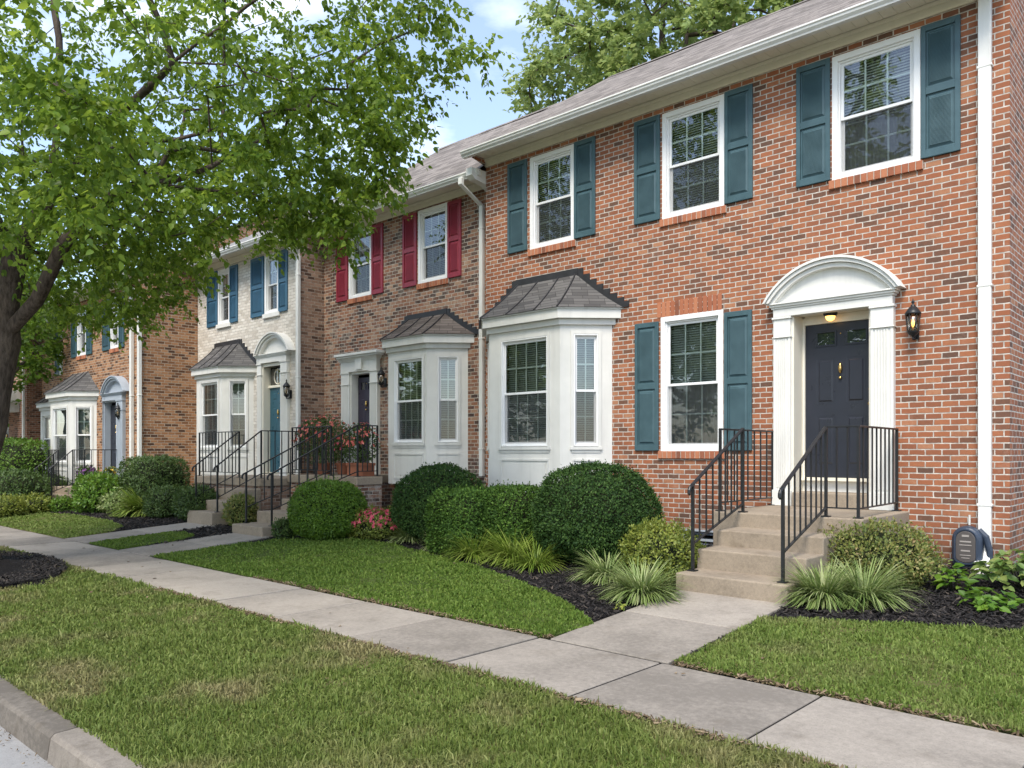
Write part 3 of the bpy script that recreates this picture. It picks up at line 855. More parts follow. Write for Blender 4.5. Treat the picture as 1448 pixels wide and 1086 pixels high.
def bay(parent, xl, xr, yw, yf, zb, zt, z_eave_h, z_top, tx0, tx1, wins, mat='bay_white', roofmat='bayroof', trim='vinyl', flash=True, ribs=True, label=None, blind='blind_dark', seed=0):
    """angled bay: three faces, panels below the windows, cornice, bell-cast roof, stepped flashing
       wins = for left, front, right: (u0, u1, z0, z1, cols) as fractions/heights or None"""
    k = yw - yf
    P = [(xl, yw), (xl+k, yf), (xr-k, yf), (xr, yw)]
    body = None
    for i in range(3):
        a, b = Vector(P[i]), Vector(P[i+1])
        L = (b-a).length; d = (b-a)/L
        Mx = Matrix.Translation((a.x, a.y, 0)) @ Matrix.Rotation(math.atan2(d.y, d.x), 4, 'Z')
        w = wins[i]
        m = MB(Mx)
        holes = [] if w is None else [(w[0]*L, w[1]*L, w[2], w[3])]
        m.holed(0, L, zb, zt, 0, holes, 0.10)
        # corner boards and apron
        cb = 0.0
        if w is not None:
            u0, u1 = w[0]*L, w[1]*L
            m.box(u0-.055, u1+.055, -.035, -.001, w[2]-.055, w[2]-.012)              # sill
            m.box(u0-.03, u1+.03, -.014, -.001, w[2]-.10, w[2]-.056)                 # apron strip
            # raised panel below
            p0, p1, q0, q1 = u0-.02, u1+.02, zb+.10, w[2]-.20
            if q1-q0 > .12:
                f = .028
                m.box(p0, p1, -.020, -.001, q1-f, q1); m.box(p0, p1, -.016, -.001, q0, q0+f)
                m.box(p0, p0+f, -.015, -.001, q0+f, q1-f); m.box(p1-f, p1, -.015, -.001, q0+f, q1-f)
                m.box(p0+.07, p1-.07, -.010, -.001, q0+.07, q1-.07)
            # casing trim round the window
            m.box(u0-.045, u0-.001, -.022, -.001, w[2]-.012, w[3]+.045); m.box(u1+.001, u1+.045, -.022, -.001, w[2]-.012, w[3]+.045)
            m.box(u0-.001, u1+.001, -.022, -.001, w[3]+.001, w[3]+.045)
        o = m.build('bay_window' if body is None else 'bay_wall', M[mat], parent if body is None else body)
        if body is None:
            body = o
            if label: o['label'] = label
        if w is not None:
            window_unit(body, w[0]*L, w[1]*L, w[2], w[3], 0.0, w[4], 2, Mx, trim, 0.022, blind, sub=True, name='window_frame', st=.010, sw=.026)
    # dark backing sheet of the shell lies behind
    # cornice (outline pushed out) and soffit
    def outline(e):
        q = e*math.tan(R(22.5)); r2 = e*math.sqrt(2)
        return [(xl-r2, yw-.002), (xl+k-q, yf-e), (xr-k+q, yf-e), (xr+r2, yw-.002)]
    c = MB()
    c.prism(outline(.045), 'z', zt-.10, zt-.012)
    c.prism(outline(.115), 'z', zt-.010, zt+z_eave_h)
    c.prism(outline(.135), 'z', zt+z_eave_h+.001, zt+z_eave_h+.022)
    c.build('cornice', M[mat], body)
    # roof
    ze = zt+z_eave_h+.024
    E = outline(.16)
    n = 8
    T = [(tx0, yw-.012), (tx0+.02, yw-.012), (tx1-.02, yw-.012), (tx1, yw-.012)]
    def pt(i, s):
        f = s; zc = ze + (z_top-ze)*(0.80*s + 0.20*s*s)
        return (E[i][0]+(T[i][0]-E[i][0])*f, E[i][1]+(T[i][1]-E[i][1])*f, zc)
    rm = MB()
    for fct in range(3):
        i, j = fct, fct+1
        for q in range(n):
            s0, s1 = q/n, (q+1)/n
            rm.add([pt(i, s0), pt(j, s0), pt(j, s1), pt(i, s1)], [(0,1,2,3)])
    rm.add([(*E[0], ze), (*E[1], ze), (*E[2], ze), (*E[3], ze), (*E[0], ze-.001)], [(3,2,1,0)])
    ro = rm.build('bay_roof', M[roofmat], body)
    if ribs:
        def rib(path):
            rb = MB()
            rb.tube(path, 0.013, 5, True)
            rb.build('roof_rib', M['flash'], body)
        for i in (1, 2): rib([(p[0], p[1], p[2]+.008) for p in (pt(i, q/n) for q in range(n+1))])
        for fr in (0.36, 0.72):
            path = []
            for q in range(n+1):
                A, B = pt(1, q/n), pt(2, q/n)
                path.append(tuple(A[m]+(B[m]-A[m])*fr for m in range(2)) + (A[2]+.008,))
            rib(path)
    if flash:
        fl = MB()
        fl.box(tx0-.03, tx1+.03, yw-.030, yw-.003, z_top-.04, z_top+.085)
        for side in (0, 3):
            steps = 7
            for q in range(steps):
                s0, s1 = q/steps, (q+1)/steps
                a, b = pt(side, s0), pt(side, s1)
                x0, x1 = min(a[0], b[0]), max(a[0], b[0])
                y2 = yw-.022+.0015*(q % 2)
                fl.box(x0, x1, y2, yw-.003, a[2]-.01, b[2]+.075)
            a = pt(side, 0)
            if side == 3: fl.box(a[0]-.02, a[0]+.09, yw-.024, yw-.003, a[2]-.005, a[2]+.085)
        fl.build('roof_flashing', M['flash'], body)
    return body

def panel_door(parent, x0, x1, z0, z1, y, mat, lights=True, knocker=True, knob='right', glassmat='glass'):
    d = MB()
    holes = []
    w = x1-x0; h = z1-z0
    lx = [(x0+.16*w, x0+.42*w), (x0+.58*w, x0+.84*w)]
    if lights: holes = [(a, b, z0+h*.865, z0+h*.945) for a, b in lx]
    d.holed(x0, x1, z0, z1, y, holes, 0.03)
    d.box(x0, x1, y+.031, y+.045, z0, z1)
    for a, b in lx:
        for q0, q1 in ((.48, .775), (.075, .40)) + (() if lights else ((.85, .95),)):
            q0 = z0+h*q0; q1 = z0+h*q1; e = .022
            d.add([(a,y-.001,q0),(b,y-.001,q0),(b,y-.001,q1),(a,y-.001,q1),(a+e,y+.004,q0+e),(b-e,y+.004,q0+e),(b-e,y+.004,q1-e),(a+e,y+.004,q1-e)], [(0,1,5,4),(1,2,6,5),(2,3,7,6),(3,0,4,7)])
            d.add([(a+e,y+.004,q0+e),(b-e,y+.004,q0+e),(b-e,y+.004,q1-e),(a+e,y+.004,q1-e),(a+2*e,y-.012,q0+2*e),(b-2*e,y-.012,q0+2*e),(b-2*e,y-.012,q1-2*e),(a+2*e,y-.012,q1-2*e)], [(0,1,5,4),(1,2,6,5),(2,3,7,6),(3,0,4,7),(4,5,6,7)])
    o = d.build('door', M[mat], parent)
    if lights:
        for a, b in lx:
            f = MB(); za, zb = holes[0][2], holes[0][3]; q = .022
            f.box(a-q, b+q, y-.010, y-.001, za-q, za); f.box(a-q, b+q, y-.010, y-.001, zb, zb+q); f.box(a-q, a, y-.010, y-.001, za, zb); f.box(b, b+q, y-.010, y-.001, za, zb)
            f.build('window_frame', M[mat], o)
            p = MB(); p.add([(a,y+.012,za),(b,y+.012,za),(b,y+.012,zb),(a,y+.012,zb)], [(0,1,2,3)]); p.build('pane', M['glass'], o)
    cx = (x0+x1)/2
    if knocker:
        k = MB(); k.smooth = True
        zc = z0+h*.71
        k.lathe([(.004,-.075),(.018,-.05),(.026,0),(.016,.04),(.008,.06)], (cx, y-.02, zc), 12)
        k.lathe([(.003,-.02),(.018,-.008),(.018,.008),(.003,.02)], (cx, y-.02, zc-.13), 12)
        k.build('knocker', M['brass'], o)
        k = MB(); k.smooth = True; k.lathe([(.003,-.01),(.012,0),(.003,.01)], (cx, y-.006, z0+h*.93), 10); k.build('peephole', M['brass'], o)
    kx = x1-.07 if knob == 'right' else x0+.07
    k = MB(); k.smooth = True
    for zz, r in ((z0+h*.47, .030), (z0+h*.56, .022)):
        k.tube([(kx, y-.002, zz), (kx, y-.03, zz), (kx, y-.05, zz), (kx, y-.068, zz), (kx, y-.074, zz)], [r*.9, r*.35, r*.9, r, r*.5], 12)
    k.build('door_knob', M['brass'], o)
    t = MB(); t.box(x0-.02, x1+.02, y-.10, y+.04, z0-.045, z0-.006); t.build('threshold', M['cream'], o)
    return o

def fluted(mb, x0, x1, y0, y1, z0, z1, n=6):
    """pilaster shaft with grooves on its front"""
    mb.box(x0, x1, y0+.012, y1, z0, z1)
    m = (x1-x0)*.13; w = (x1-x0-2*m)/n
    mb.box(x0, x0+m, y0, y0+.0118, z0, z1); mb.box(x1-m, x1, y0, y0+.0118, z0, z1)
    for k in range(n-1):
        a = x0+m+w*(k+.55); b = a+w*.62
        mb.box(a, b, y0, y0+.0118, z0+.03, z1-.02)

def arch_pts(xa, xb, z, rise, n=24):
    c = (xb-xa)/2; Rr = (c*c+rise*rise)/(2*rise); cx = (xa+xb)/2; cz = z+rise-Rr
    a0 = math.asin(min(1, c/Rr)); 
    if rise > c: a0 = math.pi-a0
    return [(cx+Rr*math.sin(-a0+2*a0*k/n), cz+Rr*math.cos(-a0+2*a0*k/n)) for k in range(n+1)]

def surround(parent, xo0, xi0, xi1, xo1, z_base, z_ent, z_mould, z_spring, rise, y, tip0, tip1, depth, mat='white', jamb='cream_jamb', ydoor=None, ztop_open=None, arch=True):
    """door surround: fluted pilasters, entablature and arched or flat head; recess lined to the door"""
    s = MB()
    # entablature
    s.box(xo0+.005, xo1-.005, y-.10, y+.02, z_ent, z_mould-.075)
    for i, (e, za, zb) in enumerate(((.015, -.074, -.05), (.035, -.049, -.022), (.055, -.021, .0))):
        s.box(xo0-e, xo1+e, y-.10-e, y+.02, z_mould+za, z_mould+zb)
    o = s.build('door_surround', M[mat], parent, bevel=0.003, seg=1)
    for a, b in ((xo0, xi0), (xi1, xo1)):
        p = MB()
        p.box(a-.01, b+.01, y-.105, y+.02, z_base, z_base+.20)
        fluted(p, a, b, y-.085, y+.02, z_base+.201, z_ent-.27)
        p.box(a, b, y-.085, y+.02, z_ent-.255, z_ent-.03)
        p.box(a-.012, b+.012, y-.10, y+.02, z_ent-.269, z_ent-.256)
        p.box(a-.014, b+.014, y-.105, y+.02, z_ent-.029, z_ent-.002)
        p.build('pilaster', M[mat], o, bevel=0.003, seg=1)
    if arch:
        h = MB()
        ap = arch_pts(xo0+.01, xo1-.01, z_spring, rise-.10)
        h.prism(ap, 'y', y-.07, y+.02)
        for (e, yy, th) in ((.0, .15, .05), (.045, .19, .04), (.08, .215, .03)):
            A = arch_pts(tip0+.08-e, tip1-.08+e, z_spring, rise-.08+e); B = arch_pts(tip0+.08-e+th, tip1-.08+e-th, z_spring, rise-.08+e-th)
            vs = []; fs = []
            n = len(A)
            for (q, w) in zip(A, B): vs += [(q[0], y-yy, q[1]), (w[0], y-yy, w[1]), (q[0], y+.02, q[1]), (w[0], y+.02, w[1])]
            for i in range(n-1):
                u, v = 4*i, 4*i+4
                fs += [(u, v, v+1, u+1), (u, u+2, v+2, v), (u+1, v+1, v+3, u+3)]
            fs += [(0, 1, 3, 2), (4*n-4, 4*n-2, 4*n-1, 4*n-3)]
            h.add(vs, fs)
        h.build('arched_pediment', M[mat], o)
    # lining of the recess, stepped casing and inner frame
    if ydoor is not None:
        l = MB(); zt = ztop_open
        l.box(xi0-.004, xi0+.030, y-.04, ydoor+.03, z_base+.0, zt); l.box(xi1-.030, xi1+.004, y-.04, ydoor+.03, z_base+.0, zt)
        l.box(xi0+.030, xi1-.030, y-.04, ydoor+.03, zt-.03, zt+.04)
        l.build('jamb_lining', M[jamb], o)
    return o

def lantern(x, y, z, label, s=1.0, group=None, lit=True):
    """wall lantern: backplate, arm, caged glass with a lit candle bulb, domed cap and finial"""
    r = thing('wall_lantern', (x, y, z), label, 'wall lantern', group)
    cy = y-.14*s
    b = MB(); b.smooth = True
    b.lathe([(.002,.0),(.008,.0),(.010,.06),(.016,.075),(.008,.085)], (x, cy, z+.13*s), 12)
    b.lathe([(.095*s,.0),(.098*s,.012*s),(.080*s,.04*s),(.050*s,.085*s),(.028*s,.10*s),(.028*s,.115*s),(.014*s,.125*s),(.014*s,.14*s),(.022*s,.155*s),(.010*s,.175*s),(.003*s,.20*s)], (x, cy, z+.06*s), 16)
    b.build('lantern_cap', M['iron'], r)
    c = MB()
    for k in range(6):
        a = math.pi*k/3+.3
        c.tube([(x+.062*s*math.cos(a), cy+.062*s*math.sin(a), z-.15*s), (x+.084*s*math.cos(a), cy+.084*s*math.sin(a), z+.062*s)], .006*s, 5)
    c.lathe([(.040*s,-.20*s),(.070*s,-.165*s),(.074*s,-.15*s),(.050*s,-.145*s)], (x, cy, z), 16)
    c.lathe([(.003*s,-.26*s),(.014*s,-.245*s),(.010*s,-.225*s),(.022*s,-.21*s),(.03*s,-.20*s)], (x, cy, z), 12)
    c.tube([(x, cy, z-.23*s), (x, cy+.05*s, z-.25*s), (x, y-.03*s, z-.20*s), (x, y-.01*s, z-.12*s)], .010*s, 6)
    c.box(x-.035*s, x+.035*s, y-.022*s, y-.001, z-.24*s, z-.02*s)
    c.build('lantern_cage', M['iron'], r)
    g_ = MB(); g_.smooth = True
    g_.lathe([(.058*s,-.145*s),(.078*s,.058*s)], (x, cy, z), 16); g_.build('lantern_glass', M['lamp_glass'], r)
    e = MB(); e.smooth = True
    e.lathe([(.008*s,-.10*s),(.018*s,-.07*s),(.020*s,-.04*s),(.010*s,.0),(.002*s,.02*s)], (x, cy, z), 10); e.build('bulb', M['bulb' if lit else 'bulb_off'], r)
    st = MB(); st.lathe([(.014*s,-.145*s),(.012*s,-.10*s)], (x, cy, z), 10); st.build('candle', M['cream'], r)
    return r

def railing(label, pts_top, posts, balus, bottom=None, group='black iron stair railings', end_curl=None, r_rail=.020):
    """pts_top: handrail polyline; posts: (x,y,zbot,ztop); balus: list of segments ((x,y,zb,zt),(x,y,zb,zt),n); bottom rail follows the segments"""
    x, y, zb, _ = posts[0]
    r = thing('stair_railing', (x, y, zb), label, 'railing', group)
    h = MB()
    for a, b in zip(pts_top[:-1], pts_top[1:]):
        a, b = Vector(a), Vector(b); d = (b-a).normalized()
        side = d.cross(Vector((0, 0, 1))).normalized()*.019; up = side.cross(d).normalized()*.010
        vs = [p+sx*side+sz*up for p in (a-d*.004, b+d*.004) for sx, sz in ((-1,-1),(1,-1),(1,1),(-1,1))]
        h.add(vs, [(0,3,2,1),(4,5,6,7),(0,1,5,4),(1,2,6,5),(2,3,7,6),(3,0,4,7)])
    if end_curl is not None:
        a = Vector(pts_top[0]); d = (a-Vector(pts_top[1])).normalized()
        pth = [a, a+d*.03, a+d*.05+Vector((0,0,-.02)), a+d*.055+Vector((0,0,-.05)), a+d*.035+Vector((0,0,-.075))]
        h.tube(pth, [.017,.018,.019,.018,.012], 8)
    h.build('handrail', M['iron'], r, bevel=.003, seg=1)
    for (px, py, z0, z1) in posts:
        p = MB(); w = .014
        p.box(px-w, px+w, py-w, py+w, z0+.012, z1); p.box(px-.042, px+.042, py-.042, py+.042, z0, z0+.012)
        p.build('post', M['iron'], r)
    for (a, b, n) in balus:
        a, b = Vector(a), Vector(b)
        bt = MB(); p0 = Vector((a.x, a.y, a.z)); p1 = Vector((b.x, b.y, b.z)); d = (p1-p0).normalized()
        side = d.cross(Vector((0,0,1))).normalized()*.013; up = side.cross(d).normalized()*.007
        vs = [p+sx*side+sz*up for p in (p0, p1) for sx, sz in ((-1,-1),(1,-1),(1,1),(-1,1))]
        bt.add(vs, [(0,3,2,1),(4,5,6,7),(0,1,5,4),(1,2,6,5),(2,3,7,6),(3,0,4,7)])
        bt.build('bottom_rail', M['iron'], r)
    return r
def balusters(r, A, B, n, zt_a, zt_b, ends=False):
    """n balusters between A and B (on the bottom rail) up to heights zt"""
    for k in range(n):
        f = (k+1)/(n+1)
        x = A[0]+(B[0]-A[0])*f; y = A[1]+(B[1]-A[1])*f; z0 = A[2]+(B[2]-A[2])*f; z1 = zt_a+(zt_b-zt_a)*f
        m = MB(); w = .0075
        m.box(x-w, x+w, y-w, y+w, z0, z1-.008)
        m.build('baluster', M['iron'], r)

def stoop(label, x0, x1, ys, zs, lx0, lx1, yw, group='concrete front steps', base=None, extra=None):
    """ys: front edge of each tread then of the landing; zs: their heights"""
    r = thing('front_steps', ((x0+x1)/2, ys[0], gz(ys[0])), label, 'front steps', group)
    n = len(ys)
    for i in range(n-1):
        m = MB(); m.box(x0-.015*(n-1-i)*0, x1, ys[i], ys[i+1]+.03 if i < n-2 else ys[i+1]+.03, gz(ys[0])-.2, zs[i])
        m.build('step', M['steps'], r, bevel=0.014)
    m = MB(); zl = zs[-1]
    m.box(lx0, lx1, ys[-1], yw-.004, zl-(.16 if base else .9), zl)
    o = m.build('landing', M['steps'], r, bevel=0.014)
    if base:
        b = MB(); b.box(lx0+.03, lx1-.03, ys[-1]+.04, yw-.006, .0, zl-.163); b.build('brick_base', M[base], r)
    if extra:
        m = MB(); m.box(*extra, zl-.16, zl-.003); m.build('landing', M['steps'], r, bevel=0.014)
        if base:
            b = MB(); b.box(extra[0]+.03, extra[1]-.03, extra[2]+.04, extra[3], .0, zl-.163); b.build('brick_base', M[base], r)
    return r

# ================================================================== THE ROW OF HOUSES
def frac(px, A, B):
    """where the sight line of a pixel column meets the plan segment A-B (0..1)"""
    a, b = ray(px)
    dx, dy = B[0]-A[0], B[1]-A[1]
    return (b*A[0]-a*A[1])/(a*dy-b*dx)
def shell(name, label, X0, X1, Y, z_wall, eave_y, eave_z, ridge_y, ridge_z, front, side, holes, roofmat, group='brick town houses in the row', trim='white', gut='white', rake=False, cream='cream', zbase=-0.1, right_wall=True):
    h = thing(name, ((X0+X1)/2, Y, gz(Y)), label, 'house', group)
    w = MB(); w.holed(X0, X1, zbase, z_wall, Y, holes, 0.11)
    w.build('wall', M[front], h)
    yb = 2*ridge_y-Y
    sw = MB()
    pts = [(Y+.0005, zbase), (yb, zbase), (yb, eave_z-.08), (ridge_y, ridge_z-.08), (eave_y+.15, eave_z-.06), (Y+.0005, z_wall)]
    for x, fl in ((X1, False), (X0, True)):
        sw.add([(x, p[0], p[1]) for p in pts], [list(range(6)) if not fl else list(range(6))[::-1]])
    sw.add([(X1, yb, zbase), (X0, yb, zbase), (X0, yb, eave_z-.08), (X1, yb, eave_z-.08)], [(0, 1, 2, 3)])
    sw.build('side_wall', M[side], h)
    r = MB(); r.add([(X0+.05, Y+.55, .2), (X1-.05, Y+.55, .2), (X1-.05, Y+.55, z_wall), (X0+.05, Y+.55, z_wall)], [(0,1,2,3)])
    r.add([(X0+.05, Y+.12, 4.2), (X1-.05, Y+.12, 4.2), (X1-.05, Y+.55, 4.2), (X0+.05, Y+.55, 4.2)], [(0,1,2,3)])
    r.build('dark_backing', M['dark'], h)  # near-black sheet added close behind the openings, standing in for unlit rooms
    # frieze, soffit with grooves, fascia, gutter
    f = MB()
    f.box(X0, X1, Y-.022, Y-.001, z_wall-.012, z_wall+.13); f.box(X0, X1, Y-.040, Y-.0225, z_wall+.08, z_wall+.128)
    f.build('frieze', M[cream], h, bevel=.003, seg=1)
    so = MB(); x = X0
    while x < X1-.01:
        x2 = min(x+.155, X1)
        so.box(x+.002, x2-.002, eave_y+.13, Y-.041, z_wall+.131, z_wall+.142); x = x2
    so.box(X0, X1, eave_y+.10, Y-.001, z_wall+.1425, z_wall+.152)
    so.build('soffit', M[cream], h)
    fa = MB(); fa.box(X0-.02, X1+.02, eave_y+.095, eave_y+.129, z_wall+.05, eave_z-.01); fa.build('fascia', M[cream], h)
    gutter(h, X0-.06, X1+.04, eave_y+.094, eave_z, gut)
    roof(h, X0-.06, X1+.05, eave_y+.055, eave_z+.012, ridge_y, ridge_z, roofmat)
    return h
def win(h, pxs, zs, Y, cols, rows=2, sill='brick', **kw):
    x0, x1 = fx(pxs[0], Y), fx(pxs[1], Y)
    w = window_unit(h, x0, x1, zs[0], zs[1], Y, cols, rows, **kw)
    if sill == 'brick': brick_row(w, x0-.04, x1+.03, zs[0]-.105, zs[0]-.001, Y-.035, Y+.05)
    elif sill: 
        s = MB(); s.box(x0-.05, x1+.05, Y-.05, Y+.05, zs[0]-.10, zs[0]-.001); s.build('sill', M[sill], w, bevel=.004, seg=1)
    return w
def hole(pxs, zs, Y): return (fx(pxs[0], Y), fx(pxs[1], Y), zs[0], zs[1])
def shut(h, pxs, zs, Y, mat): shutter(h, fx(pxs[0], Y), fx(pxs[1], Y), zs[0], zs[1], Y, mat)

# ---- house with the teal shutters, nearest
Y1 = 10.0; X1a, X1b = -9.82, -1.87
Z2 = (4.93, 6.46); Z1 = (1.57, 3.51)
W1 = [(1177, 1302), (937, 1025), (750, 813)]
dx0, dx1 = -4.28, -3.295
b1 = dict(xl=-9.75, xr=-7.115, yw=Y1, yf=9.435)
house1 = shell('town_house', 'nearest red brick town house with teal shutters and a navy door under a white arch', X1a, X1b, Y1, 6.575, 9.455, 6.715, 13.8, 9.48, 'brick_red', 'brick_red',
    [hole(p, Z2, Y1) for p in W1] + [hole((935, 1023), Z1, Y1), (dx0, dx1, .87, 3.345), (b1['xl']+.12, b1['xr']-.12, 1.2, 3.55), (-5.9, -4.95, .2, .47)], 'shingle')
win(house1, W1[0], Z2, Y1, 3, blind='blind', closed=.55, curtain=True)
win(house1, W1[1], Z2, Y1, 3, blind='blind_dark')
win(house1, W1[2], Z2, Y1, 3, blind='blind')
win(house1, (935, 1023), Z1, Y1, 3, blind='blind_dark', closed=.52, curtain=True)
for p in ((1127, 1174.5), (1303, 1358.7), (898, 934), (1025.5, 1065), (719, 746), (813, 842.5)): shut(house1, p, (4.945, 6.468), Y1, 'teal')
for p in ((899, 932), (1025, 1064)): shut(house1, p, (1.58, 3.46), Y1, 'teal')
# soldier course above the ground-floor window
brick_row(house1, fx(929, Y1), fx(1021, Y1), 3.515, 3.735, Y1-.006, Y1+.05, 'soldier_course')
def wfr(i, pa, bb):
    k = bb['yw']-bb['yf']; P = [(bb['xl'], bb['yw']), (bb['xl']+k, bb['yf']), (bb['xr']-k, bb['yf']), (bb['xr'], bb['yw'])]
    return frac(pa[0], P[i], P[i+1]), frac(pa[1], P[i], P[i+1])
bay(house1, b1['xl'], b1['xr'], Y1, b1['yf'], .80, 3.60, .125, 4.385, fx(733, Y1), fx(816, Y1),
    [(.3, .7, 1.65, 3.35, 2), (*wfr(1, (709.5, 775), b1), 1.65, 3.36, 4), (*wfr(2, (811, 846), b1), 1.65, 3.36, 2)])
# door recess
yd = 10.25
panel_door(house1, -4.215, -3.315, 1.236, 3.197, yd, 'navy')
surround(house1, -4.506, -4.28, -3.295, -3.035, .868, 3.30, 3.475, 3.475, .485, Y1, -4.60, -2.915, .2, ydoor=yd, ztop_open=3.345)
cs = MB()
cs.box(-4.249, -4.218, yd-.03, yd+.04, .87, 3.30); cs.box(-3.312, -3.27, yd-.03, yd+.04, .87, 3.30); cs.box(-4.218, -3.312, yd-.03, yd+.04, 3.203, 3.314)
cs.build('door_frame', M['cream_jamb'], house1, bevel=.004, seg=1)
cs = MB(); cs.box(-4.215, -3.315, yd-.012, yd+.06, 1.05, 1.188); cs.build('kick_board', M['white'], house1)
cs = MB(); cs.box(-4.249, -3.325, Y1-.10, yd+.03, .865, 1.048); cs.build('door_step', M['steps'], house1, bevel=.012)
downspout(house1, fx(1393, 9.96), Y1, 6.57, .36, 9.52, w=.125, d=.08, elbow=False)
sp = MB(); sp.prism([(9.93, .27), (9.93, .36), (9.5, .30), (9.5, .255)], 'x', fx(1382, 9.7), fx(1404, 9.7)); sp.build('splash_block', M['splash'], house1, bevel=.01)
# cellar window beside the steps
window_unit(house1, -5.9, -4.95, .2, .47, Y1, 2, 1, trim='greyblue', blind=None, low_screen=False, casing=.028, st=.01, sw=.02, split=.48, name='cellar_window')

# ---- house with the crimson shutters
Y2 = 10.3; X2a, X2b = -15.2, -9.83
Zb = (3.31+1.55, 6.30)
b2 = dict(xl=-12.78, xr=-10.58, yw=Y2, yf=9.762)
d2 = (fx(497, 10.28), fx(526, 10.28))
house2 = shell('town_house', 'mixed brown brick town house with crimson shutters and potted flowers at its dark door', X2a, X2b, Y2, 6.345, 9.755, 6.485, 13.8, 9.34, 'brick_mixed', 'brick_mixed',
    [hole((592, 634), (4.86, 6.30), Y2), hole((494, 526.5), (4.86, 6.30), Y2), (d2[0], d2[1], 1.1, 3.25), (b2['xl']+.12, b2['xr']-.12, 1.2, 3.5)], 'shingle')
win(house2, (592, 634), (4.86, 6.30), Y2, 3, blind='blind')
win(house2, (494, 526.5), (4.86, 6.30), Y2, 3, blind='blind_dark')
for p in ((634, 653), (570.5, 590), (477, 492.5), (526.5, 542.5)): shut(house2, p, (4.85, 6.285), Y2, 'red')
bay(house2, b2['xl'], b2['xr'], Y2, b2['yf'], .95, 3.58, .12, 4.20, fx(578, Y2), fx(631, Y2),
    [(.3, .7, 1.74, 3.33, 2), (*wfr(1, (558, 598.5), b2), 1.74, 3.33, 4), (*wfr(2, (619, 648), b2), 1.74, 3.33, 2)], roofmat='bayroof_brown', flash=True)
panel_door(house2, d2[0]+.05, d2[1]-.05, 1.22, 3.16, 10.42, 'plum')
surround(house2, fx(484, 10.25), d2[0], d2[1], fx(535, 10.25), 1.1, 3.27, 3.56, 3.56, .1, Y2, 0, 0, .2, ydoor=10.42, ztop_open=3.25, arch=False, jamb='white')
hd = MB(); xa, xb = fx(482, 10.2), fx(537, 10.2)
hd.box(xa-.03, xb+.03, 10.10, 10.28, 3.561, 3.60); hd.box(xa-.07, xb+.07, 10.06, 10.28, 3.601, 3.655); hd.prism([((xa+xb)/2-.09, 3.30), ((xa+xb)/2+.09, 3.30), ((xa+xb)/2+.12, 3.56), ((xa+xb)/2-.12, 3.56)], 'y', 10.15, 10.20)
hd.build('door_head', M['white'], house2, bevel=.004, seg=1)
downspout(house2, fx(678, 10.2), Y2, 6.40, 1.0, 9.80, w=.09, d=.07, kick=False)
er = MB(); er.prism([(9.66, 6.49), (9.66, 6.36), (9.74, 6.30), (10.0, 6.27), (10.28, 6.16), (10.28, 6.49)], 'x', X2b-.14, X2b+.005); er.build('eave_return', M['white'], house2)

# ---- white painted house with the blue shutters
Y3 = 9.69; X3a, X3b = -19.98, -15.21
b3 = dict(xl=-19.49, xr=-17.18, yw=Y3, yf=9.165)
d3 = (fx(372, 9.66), fx(397, 9.62))
house3 = shell('town_house', 'white painted brick town house with blue shutters and a teal door', X3a, X3b, Y3, 6.17, 9.15, 6.31, 13.8, 9.05, 'brick_white', 'brick_brown',
    [hole((309, 326), (4.74, 6.09), Y3), hole((375, 395), (4.74, 6.09), Y3), (d3[0], d3[1], 1.05, 3.52), (b3['xl']+.12, b3['xr']-.12, 1.2, 3.4)], 'shingle_grey')
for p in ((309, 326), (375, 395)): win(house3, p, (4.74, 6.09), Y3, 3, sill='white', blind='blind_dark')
for p in ((294, 308.5), (326, 337), (356, 374), (395, 407.5)): shut(house3, p, (4.72, 6.10), Y3, 'blue')
bay(house3, b3['xl'], b3['xr'], Y3, b3['yf'], .85, 3.44, .115, 4.20, fx(307, Y3), fx(339, Y3),
    [(.3, .7, 1.67, 3.25, 2), (*wfr(1, (284, 309), b3), 1.67, 3.25, 4), (*wfr(2, (324.5, 348.5), b3), 1.67, 3.25, 2)])
panel_door(house3, d3[0]+.04, d3[1]-.04, 1.10, 3.04, 9.82, 'teal_door', lights=False)
surround(house3, fx(363, 9.6), d3[0], d3[1], fx(405, 9.6), 1.03, 3.60, 3.80, 3.80, .46, Y3, fx(360, 9.5), fx(408, 9.5), .2, ydoor=9.82, ztop_open=3.55, jamb='cream_jamb')
tr = MB(); tr.add([(d3[0]+.06, 9.81, 3.10), (d3[1]-.06, 9.81, 3.10), (d3[1]-.06, 9.81, 3.48), (d3[0]+.06, 9.81, 3.48)], [(0,1,2,3)]); tr.build('transom_pane', M['glass'], house3)
tf = MB(); cxx = (d3[0]+d3[1])/2
tf.box(d3[0]+.03, d3[1]-.03, 9.78, 9.86, 3.045, 3.10); tf.tube([(cxx+.16*math.cos(a), 9.80, 3.29+.17*math.sin(a)) for a in np.linspace(0, 2*math.pi, 17)], .012, 5, False); tf.tube([(cxx, 9.80, 3.10), (cxx, 9.80, 3.48)], .010, 5)
tf.build('transom_frame', M['cream'], house3)
downspout(house3, fx(420, 9.62), Y3, 6.22, .35, 9.20, w=.10, d=.07, kick=False)
rake_board(house3, X3b+.05, .03, 9.2, 6.34, 13.8, 9.09, .24)

